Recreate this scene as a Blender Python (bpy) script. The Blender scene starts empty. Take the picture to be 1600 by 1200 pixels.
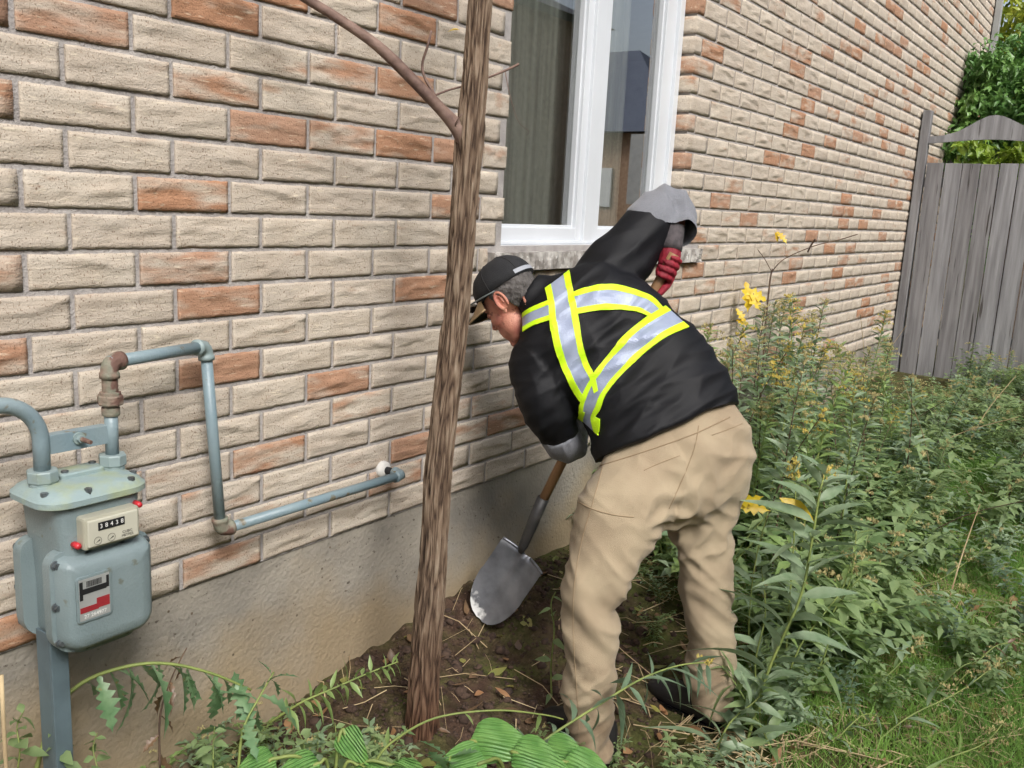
import bpy, bmesh, math, random
import numpy as np
from mathutils import Vector, Matrix, noise
from mathutils.bvhtree import BVHTree
random.seed(7); np.random.seed(7)
rnd = random.random
def U(a, b): return a + (b - a) * random.random()
scene = bpy.context.scene
COL = scene.collection

# ---------------------------------------------------------------- camera
CAM = Vector((-1.0756, -1.9754, 1.0438)); FPX = 1418.5
YAW, PITCH, ROLL = math.radians(54.714), math.radians(11.214), math.radians(2.995)
_f = Vector((math.sin(YAW) * math.cos(PITCH), math.cos(YAW) * math.cos(PITCH), -math.sin(PITCH)))
_r = Vector((math.cos(YAW), -math.sin(YAW), 0)); _u = _r.cross(_f)
CR = math.cos(ROLL) * _r + math.sin(ROLL) * _u
CU = -math.sin(ROLL) * _r + math.cos(ROLL) * _u
CF = _f
HU = Vector((math.cos(YAW), -math.sin(YAW), 0)); HV = Vector((math.sin(YAW), math.cos(YAW), 0)); HZ = Vector((0, 0, 1))
cd = bpy.data.cameras.new('camera'); cam = bpy.data.objects.new('camera', cd); COL.objects.link(cam)
cam.matrix_world = Matrix(((CR.x, CU.x, -CF.x, CAM.x), (CR.y, CU.y, -CF.y, CAM.y), (CR.z, CU.z, -CF.z, CAM.z), (0, 0, 0, 1)))
cd.sensor_width = 36; cd.lens = 36 * FPX / 1600; cd.clip_start = .05; cd.clip_end = 600
scene.camera = cam
# ---------------------------------------------------------------- world, sun, exposure
SUN_EL, SUN_AZ = 44, 212          # azimuth clockwise from +y
w = bpy.data.worlds.new('World'); scene.world = w; w.use_nodes = True
nt = w.node_tree; bg = nt.nodes['Background']
sky = nt.nodes.new('ShaderNodeTexSky'); sky.sky_type = 'NISHITA'; sky.sun_disc = False
sky.sun_elevation = math.radians(SUN_EL); sky.sun_rotation = math.radians(SUN_AZ)
sky.air_density = 1.0; sky.dust_density = 4.0; sky.ozone_density = 1.0
hs = nt.nodes.new('ShaderNodeHueSaturation'); hs.inputs['Saturation'].default_value = .6   # grey overcast sky
nt.links.new(sky.outputs[0], hs.inputs['Color']); nt.links.new(hs.outputs[0], bg.inputs['Color'])
bg.inputs['Strength'].default_value = .10
sd = bpy.data.lights.new('sun', 'SUN'); sun = bpy.data.objects.new('sun', sd); COL.objects.link(sun)
sd.energy = 1.5; sd.angle = math.radians(18); sd.color = (1, .985, .965)
_e, _a = math.radians(SUN_EL), math.radians(SUN_AZ)
_s = Vector((math.sin(_a) * math.cos(_e), math.cos(_a) * math.cos(_e), math.sin(_e)))
sun.rotation_euler = _s.to_track_quat('Z', 'Y').to_euler()
vs = scene.view_settings; vs.view_transform = 'Standard'; vs.look = 'None'; vs.exposure = 0.97; vs.gamma = 1
scene.cycles.use_denoising = True
scene.cycles.max_bounces = 5; scene.cycles.diffuse_bounces = 3; scene.cycles.glossy_bounces = 3; scene.cycles.transparent_max_bounces = 8
scene.cycles.use_adaptive_sampling = True; scene.cycles.adaptive_threshold = .03
scene.cycles.caustics_reflective = False; scene.cycles.caustics_refractive = False

# ---------------------------------------------------------------- helpers
def ray(x, y): return CF + CR * ((x - 800) / FPX) - CU * ((y - 600) / FPX)
def at(x, y, v=None, X=None, Y=None, Z=None):
    "photo pixel -> point, at a horizontal distance v, or on a plane X / Y / Z"
    d = ray(x, y)
    if v is not None: t = v / d.dot(HV)
    elif X is not None: t = (X - CAM.x) / d.x
    elif Y is not None: t = (Y - CAM.y) / d.y
    else: t = (Z - CAM.z) / d.z
    return CAM + d * t
def pix(P):
    q = Vector(P) - CAM; z = q.dot(CF)
    return 800 + FPX * q.dot(CR) / z, 600 - FPX * q.dot(CU) / z, z
def fbm(p, o=3):
    s, a = 0, .5
    p = Vector(p)
    for i in range(o):
        s += a * noise.noise(p); p = p * 2.03 + Vector((3.1, 1.7, 5.3)); a *= .5
    return s

class MB:
    def __init__(s): s.v = []; s.f = []
    def add(s, vs, fs):
        o = len(s.v); s.v += [tuple(p) for p in vs]; s.f += [tuple(i + o for i in f) for f in fs]; return s
    def box(s, a, b, bev=0):
        x0, y0, z0 = a; x1, y1, z1 = b
        if bev <= 0:
            return s.add([(x, y, z) for z in (z0, z1) for y in (y0, y1) for x in (x0, x1)],
                         [(0, 2, 3, 1), (4, 5, 7, 6), (0, 1, 5, 4), (2, 6, 7, 3), (0, 4, 6, 2), (1, 3, 7, 5)])
        bm = bmesh.new(); bmesh.ops.create_cube(bm, size=1)
        for q in bm.verts: q.co = Vector(((x0 + x1) / 2 + q.co.x * (x1 - x0), (y0 + y1) / 2 + q.co.y * (y1 - y0), (z0 + z1) / 2 + q.co.z * (z1 - z0)))
        bmesh.ops.bevel(bm, geom=bm.edges[:], offset=bev, segments=2, profile=.6, affect='EDGES')
        return s.addbm(bm)
    def addbm(s, bm, M=None):
        bm.verts.index_update()
        s.add([(M @ q.co if M else q.co) for q in bm.verts], [[q.index for q in f.verts] for f in bm.faces]); bm.free(); return s
    def loft(s, rings, cap=True, closed=True):
        n = len(rings[0]); o = len(s.v)
        for r in rings: s.v += [tuple(p) for p in r]
        for i in range(len(rings) - 1):
            for j in range(n if closed else n - 1):
                k = (j + 1) % n
                s.f.append((o + i * n + j, o + i * n + k, o + (i + 1) * n + k, o + (i + 1) * n + j))
        if cap:
            s.f.append(tuple(o + j for j in range(n))[::-1]); s.f.append(tuple(o + (len(rings) - 1) * n + j for j in range(n)))
        return s
    def tube(s, pts, rad, n=8, cap=True):
        pts = [Vector(p) for p in pts]
        if not hasattr(rad, '__len__'): rad = [rad] * len(pts)
        rings = []; up = None
        for i, p in enumerate(pts):
            t = (pts[min(i + 1, len(pts) - 1)] - pts[max(i - 1, 0)]).normalized()
            if up is None:
                up = Vector((0, 0, 1)) if abs(t.z) < .9 else Vector((1, 0, 0))
            a = t.cross(up).normalized(); up = a.cross(t).normalized()
            rings.append([p + (a * math.cos(2 * math.pi * k / n) + up * math.sin(2 * math.pi * k / n)) * rad[i] for k in range(n)])
        return s.loft(rings, cap)
    def cyl(s, a, b, r, n=16, r2=None): return s.tube([a, b], [r, r if r2 is None else r2], n)
    def ico(s, c, r, sub=1, jit=0):
        bm = bmesh.new(); bmesh.ops.create_icosphere(bm, subdivisions=sub, radius=1)
        sx, sy, sz = r if hasattr(r, '__len__') else (r, r, r)
        for q in bm.verts:
            k = 1 + U(-jit, jit); q.co = Vector((c[0] + q.co.x * sx * k, c[1] + q.co.y * sy * k, c[2] + q.co.z * sz * k))
        return s.addbm(bm)
    def mesh(s, name, smooth=False):
        me = bpy.data.meshes.new(name); me.from_pydata(s.v, [], s.f); me.update()
        if smooth: me.shade_smooth()
        return me
    def build(s, name, mat, parent=None, smooth=False, fixn=False):
        me = s.mesh(name, smooth)
        if fixn:
            bm = bmesh.new(); bm.from_mesh(me); bmesh.ops.recalc_face_normals(bm, faces=bm.faces[:]); bm.to_mesh(me); bm.free()
        return link(name, me, mat, parent)
def link(name, me, mat=None, parent=None):
    if mat is not None and not me.materials: me.materials.append(mat)
    o = bpy.data.objects.new(name, me); COL.objects.link(o)
    if parent is not None:
        o.parent = parent
        o.matrix_parent_inverse = Matrix.Translation(parent_loc(parent)).inverted()
    return o
def parent_loc(p):
    l = Vector(p.location)
    if p.parent is not None: l = l + parent_loc(p.parent) + p.matrix_parent_inverse.translation
    return l
def empty(name, loc=(0, 0, 0)):
    o = bpy.data.objects.new(name, None); COL.objects.link(o); o.location = loc; o.empty_display_size = .1; return o
def tag(o, label=None, cat=None, group=None, kind=None):
    if label: o['label'] = label
    if cat: o['category'] = cat
    if group: o['group'] = group
    if kind: o['kind'] = kind
    return o
def cat_rom(P, sub=4):
    "Catmull-Rom through rows of numpy array P (k, ...)"
    P = np.asarray(P, float); out = []
    for i in range(len(P) - 1):
        p0, p1, p2, p3 = P[max(i - 1, 0)], P[i], P[i + 1], P[min(i + 2, len(P) - 1)]
        for t in np.arange(sub) / sub:
            out.append(.5 * ((2 * p1) + (-p0 + p2) * t + (2 * p0 - 5 * p1 + 4 * p2 - p3) * t * t + (-p0 + 3 * p1 - 3 * p2 + p3) * t ** 3))
    out.append(P[-1]); return np.array(out)

# ---------------------------------------------------------------- materials
def mat(name, c1, c2=None, rough=.8, scale=8, detail=4, bump=0, bscale=40, metal=0, spec=.5, stretch=(1, 1, 1), coat=0, lo=.35, hi=.65, sss=0, c3=None, c3t=.62, c3s=60, sheen=0, trans=0):
    m = bpy.data.materials.new(name); m.use_nodes = True; t = m.node_tree; b = t.nodes['Principled BSDF']
    L = t.links.new; N = t.nodes.new
    b.inputs['Roughness'].default_value = rough; b.inputs['Metallic'].default_value = metal; b.inputs['Specular IOR Level'].default_value = spec
    b.inputs['Coat Weight'].default_value = coat; b.inputs['Sheen Weight'].default_value = sheen
    if sss: b.inputs['Subsurface Weight'].default_value = sss; b.inputs['Subsurface Radius'].default_value = (.02, .008, .005); b.inputs['Subsurface Scale'].default_value = .3
    tc = N('ShaderNodeTexCoord'); mp = N('ShaderNodeMapping'); mp.inputs['Scale'].default_value = stretch
    L(tc.outputs['Object'], mp.inputs[0]); m['_'] = 0
    b.inputs['Base Color'].default_value = (*c1, 1)
    out = None
    if c2 is not None:
        n = N('ShaderNodeTexNoise'); n.inputs['Scale'].default_value = scale; n.inputs['Detail'].default_value = detail; L(mp.outputs[0], n.inputs['Vector'])
        r = N('ShaderNodeMapRange'); r.inputs[1].default_value = lo; r.inputs[2].default_value = hi; L(n.outputs[0], r.inputs[0])
        x = N('ShaderNodeMix'); x.data_type = 'RGBA'; x.inputs[6].default_value = (*c1, 1); x.inputs[7].default_value = (*c2, 1)
        L(r.outputs[0], x.inputs[0]); out = x.outputs[2]
        if c3 is not None:
            n3 = N('ShaderNodeTexNoise'); n3.inputs['Scale'].default_value = c3s; n3.inputs['Detail'].default_value = 3; L(mp.outputs[0], n3.inputs['Vector'])
            r3 = N('ShaderNodeMapRange'); r3.inputs[1].default_value = c3t; r3.inputs[2].default_value = c3t + .06; L(n3.outputs[0], r3.inputs[0])
            x3 = N('ShaderNodeMix'); x3.data_type = 'RGBA'; x3.inputs[7].default_value = (*c3, 1); L(out, x3.inputs[6]); L(r3.outputs[0], x3.inputs[0]); out = x3.outputs[2]
        L(out, b.inputs['Base Color'])
    if bump:
        n2 = N('ShaderNodeTexNoise'); n2.inputs['Scale'].default_value = bscale; n2.inputs['Detail'].default_value = 6; L(mp.outputs[0], n2.inputs['Vector'])
        bp = N('ShaderNodeBump'); bp.inputs['Strength'].default_value = min(1, bump); bp.inputs['Distance'].default_value = .004 * max(1, bump)
        L(n2.outputs[0], bp.inputs['Height']); L(bp.outputs[0], b.inputs['Normal'])
    if trans:     # thin leaf: some light passes through
        ad = N('ShaderNodeMixShader'); ad.inputs[0].default_value = trans; tr = N('ShaderNodeBsdfTranslucent')
        if out is not None: L(out, tr.inputs['Color'])
        else: tr.inputs['Color'].default_value = (*c1, 1)
        L(b.outputs[0], ad.inputs[1]); L(tr.outputs[0], ad.inputs[2]); L(ad.outputs[0], t.nodes['Material Output'].inputs[0])
    return m
def S(r, g, b):
    "8-bit screen colour -> linear"
    f = lambda c: ((c / 255 + .055) / 1.055) ** 2.4 if c > 10 else c / 255 / 12.92
    return f(r), f(g), f(b)

def brick_material(name, far):
    m = bpy.data.materials.new(name); m.use_nodes = True; t = m.node_tree; b = t.nodes['Principled BSDF']; L = t.links.new; N = t.nodes.new
    b.inputs['Roughness'].default_value = .92; b.inputs['Specular IOR Level'].default_value = .25
    tc = N('ShaderNodeTexCoord')
    if far:
        at_ = N('ShaderNodeAttribute'); at_.attribute_name = 'rnd'; R = at_.outputs['Fac']
    else:
        oi = N('ShaderNodeObjectInfo'); R = oi.outputs['Random']
    cmb = N('ShaderNodeMath'); cmb.operation = 'MULTIPLY'; cmb.inputs[1].default_value = 97.; L(R, cmb.inputs[0])
    off = N('ShaderNodeCombineXYZ'); L(cmb.outputs[0], off.inputs[0]); L(cmb.outputs[0], off.inputs[2])
    va = N('ShaderNodeVectorMath'); L(tc.outputs['Object'], va.inputs[0]); L(off.outputs[0], va.inputs[1])
    def nz(scale, det, st=(1, 1, 1)):
        mp = N('ShaderNodeMapping'); mp.inputs['Scale'].default_value = st; L(va.outputs[0], mp.inputs[0])
        n = N('ShaderNodeTexNoise'); n.inputs['Scale'].default_value = scale; n.inputs['Detail'].default_value = det; L(mp.outputs[0], n.inputs['Vector']); return n.outputs[0]
    def mr(src, a, c, lo=0, hi=1):
        r = N('ShaderNodeMapRange'); r.inputs[1].default_value = a; r.inputs[2].default_value = c; r.inputs[3].default_value = lo; r.inputs[4].default_value = hi; L(src, r.inputs[0]); return r.outputs[0]
    def mx(fac, a, c):
        x = N('ShaderNodeMix'); x.data_type = 'RGBA'
        for k, q in ((6, a), (7, c)):
            if isinstance(q, tuple): x.inputs[k].default_value = (*q, 1)
            else: L(q, x.inputs[k])
        L(fac, x.inputs[0]); return x.outputs[2]
    def ma(op, a, c):
        x = N('ShaderNodeMath'); x.operation = op
        for k, q in ((0, a), (1, c)):
            if isinstance(q, (int, float)): x.inputs[k].default_value = q
            else: L(q, x.inputs[k])
        return x.outputs[0]
    base = mx(mr(nz(9, 5, (1, 1, 2)), .3, .7), S(200, 190, 175), S(181, 168, 151))
    # a share of the bricks is fired orange, wholly or on one side
    bias = mr(R, .66, 1.0, -.15, .27)
    om = mr(ma('ADD', nz(7, 4, (.8, 1, 3)), bias), .48, .70)
    base = mx(om, base, mx(nz(30, 4), S(182, 140, 110), S(152, 108, 80)))
    tint = ma('FRACT', ma('MULTIPLY', R, 17.3), 0)
    base = mx(mr(tint, 0, 1, 0, .30), base, S(162, 148, 136))
    base = mx(mr(nz(300, 4, (1, 1, .6)), .59, .68, 0, .75), base, S(105, 82, 62))     # dark sand specks
    base = mx(mr(nz(55, 4, (.4, 1, 2)), .60, .72, 0, .5), base, S(226, 214, 190))      # lime bloom
    L(base, b.inputs['Base Color'])
    rg = ma('SUBTRACT', .5, ma('ABSOLUTE', ma('SUBTRACT', nz(16, 3, (.45, 1, 1.5)), .5), 0))       # thin rolled creases
    hgt = ma('ADD', ma('ADD', nz(45, 6, (.35, 1, 1.4)), ma('MULTIPLY', nz(230, 3), .6)), ma('MULTIPLY', ma('POWER', ma('MULTIPLY', rg, 2.), 14.), .22))
    bp = N('ShaderNodeBump'); bp.inputs['Strength'].default_value = .8; bp.inputs['Distance'].default_value = .004; L(hgt, bp.inputs['Height']); L(bp.outputs[0], b.inputs['Normal'])
    return m
M = {}
M['brick'] = brick_material('brick_clay', False); M['brick_far'] = brick_material('brick_clay_far', True)
M['mortar'] = mat('mortar', S(148, 143, 140), S(174, 169, 165), rough=.95, scale=14, bump=1, bscale=160)
M['concrete'] = mat('concrete', S(158, 151, 138), S(126, 121, 112), rough=.95, scale=3.5, detail=9, bump=1, bscale=75, c3=S(92, 84, 74), c3t=.66, c3s=70)
M['white'] = mat('white_vinyl', S(212, 216, 220), S(204, 208, 212), rough=.35, scale=3)
M['stone'] = mat('split_stone', S(186, 182, 176), S(120, 114, 108), rough=.95, scale=26, bump=1, bscale=50, c3=S(200, 197, 192), c3t=.62, c3s=45)
M['alu'] = mat('grey_aluminium', S(160, 162, 160), S(140, 142, 142), rough=.45, scale=3)
# ---------------------------------------------------------------- ground
BL, BH = .262, .089                      # brick length and course height, joints included
def G(x, y):
    "ground height"
    z = -.60 + .048 * max(0., min(x, 8.) - 1.2)
    if x < .6: z += .05 * min(1., (.6 - x))
    k = math.exp(-((x - 1.5) / 1.0) ** 2) * math.exp(-(max(0., -y) / .45) ** 2)
    z += .19 * k                                        # soil heaped against the foundation
    k2 = math.exp(-(((x - 1.35) / .22) ** 2 + ((y + .27) / .2) ** 2)); z -= .05 * k2     # the hole being dug
    z += .07 * math.exp(-(((x - .78) / .28) ** 2 + ((y + .40) / .25) ** 2))
    if -3.4 < y < .2 and -2 < x < 9:
        s = soil(x, y)
        z += .028 * fbm((x * 2.3, y * 2.3, 0), 3) + (.012 + .055 * s) * fbm((x * 11, y * 11, 3), 3)
    return z
def soil(x, y):
    "1 on bare dug soil, 0 on grass"
    d = ((x - 1.15) / 1.0) ** 2 + ((y + .30) / .62) ** 2
    return max(0., min(1., 1.35 - d))
def axis(lo, hi, st, far):
    a = list(np.arange(lo, hi, st)); s = st; q = hi
    while q < far: a.append(q); s *= 1.35; q += s
    s = st; q = lo - st
    while q > -far: a.insert(0, q); s *= 1.35; q -= s
    return a
gx, gy = axis(-1.3, 4.6, .026, 150), axis(-2.6, .08, .026, 150)
gm = MB(); gm.v = [(x, y, G(x, y)) for y in gy for x in gx]
nx_ = len(gx); gm.f = [(j * nx_ + i, j * nx_ + i + 1, (j + 1) * nx_ + i + 1, (j + 1) * nx_ + i) for j in range(len(gy) - 1) for i in range(nx_ - 1)]
gme = gm.mesh('ground', True)
att = gme.color_attributes.new('soil', 'FLOAT_COLOR', 'POINT')
sv = np.zeros((len(gm.v), 4), np.float32); sv[:, 3] = 1; sv[:, 0] = [soil(v[0], v[1]) if abs(v[0]) < 9 and v[1] > -4 else 0 for v in gm.v]
att.data.foreach_set('color', sv.ravel())
def ground_material():
    m = bpy.data.materials.new('earth'); m.use_nodes = True; t = m.node_tree; b = t.nodes['Principled BSDF']; L = t.links.new; N = t.nodes.new
    b.inputs['Roughness'].default_value = .95; b.inputs['Specular IOR Level'].default_value = .2
    tc = N('ShaderNodeTexCoord')
    def nz(s, d=5):
        n = N('ShaderNodeTexNoise'); n.inputs['Scale'].default_value = s; n.inputs['Detail'].default_value = d; L(tc.outputs['Object'], n.inputs['Vector']); return n.outputs[0]
    def mx(f, a, c):
        x = N('ShaderNodeMix'); x.data_type = 'RGBA'
        for k, q in ((6, a), (7, c)):
            if isinstance(q, tuple): x.inputs[k].default_value = (*q, 1)
            else: L(q, x.inputs[k])
        L(f, x.inputs[0]); return x.outputs[2]
    def mr(s, a, c):
        r = N('ShaderNodeMapRange'); r.inputs[1].default_value = a; r.inputs[2].default_value = c; L(s, r.inputs[0]); return r.outputs[0]
    so = mx(mr(nz(14), .35, .65), S(84, 66, 54), S(54, 40, 32)); so = mx(mr(nz(60), .6, .7), so, S(112, 94, 80))
    gr = mx(mr(nz(9), .35, .65), S(80, 84, 44), S(60, 56, 34)); gr = mx(mr(nz(40), .5, .65), gr, S(92, 84, 56))
    a = N('ShaderNodeAttribute'); a.attribute_name = 'soil'
    ad = N('ShaderNodeMath'); ad.operation = 'ADD'; L(a.outputs['Fac'], ad.inputs[0]); L(nz(6), ad.inputs[1])
    L(mx(mr(ad.outputs[0], .7, .95), gr, so), b.inputs['Base Color'])
    bp = N('ShaderNodeBump'); bp.inputs['Strength'].default_value = 1; bp.inputs['Distance'].default_value = .012; L(nz(70, 8), bp.inputs['Height']); L(bp.outputs[0], b.inputs['Normal'])
    return m
tag(link('ground', gme, ground_material()), kind='structure')

# ---------------------------------------------------------------- house
house = tag(empty('brick_house', (4, 0, 0)), 'house side wall of buff and orange textured brick on a concrete foundation', 'house')
WX0, WX1, WZ0, WZ1 = 1.605, 3.062, .89, .89 + 19 * BH     # window opening
HX0, HX1, HTOP = -3.1, 10.45, 61 * BH
YM = .0046
wm = MB()
for a, c in (((HX0, YM, .001), (WX0, .2, HTOP)), ((WX1 + .009, YM, .001), (HX1, .2, HTOP)), ((WX0, YM, .001), (WX1 + .009, .2, WZ0)), ((WX0, YM, WZ1), (WX1 + .009, .2, HTOP))): wm.box(a, c)
wall = wm.build('wall', M['mortar'], house)
# brick shapes: sand-moulded faces with rolling creases and ragged arrises
def brick_mesh(name, seed, nx, nz, L=BL - .0125, H=BH - .0122, amp=1., deep=.02):
    rs = random.Random(seed); mb = MB(); ln = Vector((seed * 7.3, seed * 3.1, seed))
    cr = []
    for k in range(rs.choice([1, 2, 2, 3])):
        cr.append((rs.uniform(-.8, .8), rs.uniform(-.7, .7), rs.uniform(.25, .9), rs.uniform(-.5, .5), rs.uniform(.06, .18), rs.choice([-1, 1, 1]) * rs.uniform(.6, 1.25), rs.uniform(2, 5), rs.uniform(0, 6)))
    plain = rs.random() < .3
    P = []
    for j in range(nz + 1):
        for i in range(nx + 1):
            u, q = i / nx * 2 - 1, j / nz * 2 - 1
            edge = i in (0, nx) or j in (0, nz)
            x, z = u * L / 2, q * H / 2
            h = .0018 * noise.noise(Vector((x * 22, z * 45, 0)) + ln) + .0010 * noise.noise(Vector((x * 70, z * 120, 5)) + ln)
            for cx, cz, wd, tilt, th, s, fr, ph in cr:
                d = q - (cz + tilt * (u - cx) + .12 * math.sin(fr * u + ph))
                k = math.exp(-((u - cx) / wd) ** 2) * s * (.35 if plain else 1)
                h += .0078 * k * (math.exp(-(d / th) ** 2) if d < 0 else math.exp(-(d / (th * 2.6)) ** 2))
            ed = min(1, 7 * (1 - abs(u)) * L / H, 7 * (1 - abs(q)))
            y = -h * amp * min(1, .5 + ed) - .0008
            y = min(y, .0018)
            if edge:
                y += .0012
                x += .0014 * noise.noise(Vector((x * 60, z * 90, 9)) + ln); z += .0022 * noise.noise(Vector((x * 55, z * 60, 4)) + ln)
            P.append((x, y, z))
    mb.add(P, [(j * (nx + 1) + i, j * (nx + 1) + i + 1, (j + 1) * (nx + 1) + i + 1, (j + 1) * (nx + 1) + i) for j in range(nz) for i in range(nx)])
    rim = [i for i in range(nx + 1)] + [(j + 1) * (nx + 1) - 1 for j in range(1, nz + 1)] + [nz * (nx + 1) + i for i in range(nx - 1, -1, -1)] + [j * (nx + 1) for j in range(nz - 1, 0, -1)]
    o = len(mb.v); mb.v += [(P[r][0], deep, P[r][2]) for r in rim]; n = len(rim)
    mb.f += [(rim[k], o + k, o + (k + 1) % n, rim[(k + 1) % n]) for k in range(n)]
    me = mb.mesh(name, False)
    me.polygons.foreach_set('use_smooth', [k < nx * nz for k in range(len(me.polygons))]); me.materials.append(M['brick']); return me
HI = [brick_mesh('brick', 11 + k, 26, 9) for k in range(26)]
LO = [brick_mesh('brick_far', 11 + k, 10, 4) for k in range(26)]
cand = []
for r in range(60):
    z = (r + .5) * BH
    sh = 0 if r % 2 == 0 else .618
    j = -14
    while True:
        x0, x1 = (j + sh) * BL, (j + 1 + sh) * BL; j += 1
        if x1 < HX0 + .05: continue
        if x0 > HX1 - .02: break
        x0, x1 = max(x0, HX0), min(x1, HX1)
        segs = [(x0, x1)]
        if WZ0 - .001 < z < WZ1: segs = [(a, c) for a, c in ((x0, min(x1, WX0 + .0095)), (WX1 - .0095 if WX1 - .2 < x0 < WX1 + .055 else max(x0, WX1 - .0095), x1)) if c - a > .055]
        if .80 < z < .89: segs = [(a, c) for a, c in ((x0, min(x1, 1.527)), (max(x0, 3.303), x1)) if c - a > .03]
        for a, c in segs: cand.append((a, c, z, r, WX1 - .01 < a < WX1 + .02 and WZ0 < z < WZ1))
def seen(a, c, z):
    if WX1 - .02 < a < WX1 + .02 and WZ0 < z < WZ1: return 0        # deep jamb bricks stay with the brickwork
    px, py, d = pix(((a + c) / 2, 0, z))
    if d < .2 or not (-60 < px < 1660 and -40 < py < 1240): return 0
    if 10 < px < 230 and 800 < py < 960: return 0
    if abs(px - (755 - (py) * .09)) < 18: return 0
    if 870 < px < 1120 and py > 470: return 0
    p1, p2 = pix((a, 0, z)), pix((c, 0, z)); q1, q2 = pix(((a + c) / 2, 0, z - .04)), pix(((a + c) / 2, 0, z + .04))
    return abs(p2[0] - p1[0]) * abs(q2[1] - q1[1])
rank = sorted(range(len(cand)), key=lambda i: -seen(*cand[i][:3]))
near = set(rank[:292])
jamb = brick_mesh('brick', 77, 16, 9, L=.1, deep=.06)
FV, FF, FR = [], [], []; fo = 0
lo_np = []
for me in LO:
    v = np.zeros(len(me.vertices) * 3); me.vertices.foreach_get('co', v); lo_np.append((v.reshape(-1, 3), [tuple(p.vertices) for p in me.polygons]))
for i, (a, c, z, r, jb) in enumerate(cand):
    k = random.randrange(26); sx = (c - a - .0095) / (BL - .0095); flip = random.choice((-1, 1)); fz = 1 if flip == 1 else 1
    jit = U(-.0012, .0012)
    if i in near:
        o = bpy.data.objects.new('brick', HI[k]); COL.objects.link(o); o.parent = wall
        o.location = ((a + c) / 2, U(-.0015, .0015), z + jit); o.scale = (sx * 1.0, 1, 1); o.rotation_euler = (0, U(-.004, .004), 0)
    else:
        v, f = lo_np[k]; q = v * (sx * .988, 1, .985) + ((a + c) / 2, 0, z + jit)
        if jb: q[:, 1] = np.where(v[:, 1] > .015, .065, q[:, 1])
        FV.append(q); FF += [tuple(n + fo for n in g) for g in f]; FR += [rnd()] * len(f); fo += len(v)
fm = bpy.data.meshes.new('brickwork'); fm.from_pydata(np.concatenate(FV), [], FF); fm.update(); fm.shade_smooth()
fm.attributes.new('rnd', 'FLOAT', 'FACE').data.foreach_set('value', FR)
tag(link('brickwork', fm, M['brick_far'], wall), kind='stuff')
for me in LO: bpy.data.meshes.remove(me)
# concrete foundation, footing below ground
fdn = MB()
n1, n2 = 120, 12
for j in range(n2 + 1):
    for i in range(n1 + 1):
        x = HX0 + (HX1 - HX0) * i / n1; z = -.9 + .897 * j / n2
        fdn.v.append((x, .010 + .004 * fbm((x * 1.7, z * 4, 2), 2), z))
fdn.f = [(j * (n1 + 1) + i, j * (n1 + 1) + i + 1, (j + 1) * (n1 + 1) + i + 1, (j + 1) * (n1 + 1) + i) for j in range(n2) for i in range(n1)]
fdn.box((HX0, .022, -.9), (HX1, .2, -.002))
fdn.box((HX1 - .19, .2, -.9), (HX1, 8.5, -.002)); fdn.box((HX0, .2, -.9), (HX0 + .19, 8.5, -.002))
def foundation_material():
    m = M['concrete'].copy(); m.name = 'foundation_concrete'; t = m.node_tree; b = t.nodes['Principled BSDF']; L = t.links.new; N = t.nodes.new
    src = b.inputs['Base Color'].links[0].from_socket
    tc = N('ShaderNodeTexCoord'); n = N('ShaderNodeTexNoise'); n.inputs['Scale'].default_value = 2.1; n.inputs['Detail'].default_value = 7; L(tc.outputs['Object'], n.inputs['Vector'])
    sp = N('ShaderNodeSeparateXYZ'); L(tc.outputs['Object'], sp.inputs[0])
    z = N('ShaderNodeMath'); z.operation = 'MULTIPLY_ADD'; L(sp.outputs[2], z.inputs[0]); z.inputs[1].default_value = -.9; L(n.outputs[0], z.inputs[2])
    r = N('ShaderNodeMapRange'); r.inputs[1].default_value = .62; r.inputs[2].default_value = .86; L(z.outputs[0], r.inputs[0])
    x = N('ShaderNodeMix'); x.data_type = 'RGBA'; L(r.outputs[0], x.inputs[0]); L(src, x.inputs[6]); x.inputs[7].default_value = (*S(150, 134, 108), 1)
    v = N('ShaderNodeTexVoronoi'); v.inputs['Scale'].default_value = 30; L(tc.outputs['Object'], v.inputs['Vector'])
    r2 = N('ShaderNodeMapRange'); r2.inputs[1].default_value = .13; r2.inputs[2].default_value = .10; L(v.outputs['Distance'], r2.inputs[0])
    sc = N('ShaderNodeMath'); sc.operation = 'GREATER_THAN'; sc.inputs[1].default_value = .8
    sx = N('ShaderNodeSeparateColor'); L(v.outputs['Color'], sx.inputs[0]); L(sx.outputs[0], sc.inputs[0])
    mu = N('ShaderNodeMath'); mu.operation = 'MULTIPLY'; L(sc.outputs[0], mu.inputs[0]); L(r2.outputs[0], mu.inputs[1])
    x2 = N('ShaderNodeMix'); x2.data_type = 'RGBA'; L(mu.outputs[0], x2.inputs[0]); L(x.outputs[2], x2.inputs[6]); x2.inputs[7].default_value = (*S(96, 84, 68), 1)
    L(x2.outputs[2], b.inputs['Base Color'])
    return m
fdn.build('foundation', foundation_material(), house)
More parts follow.
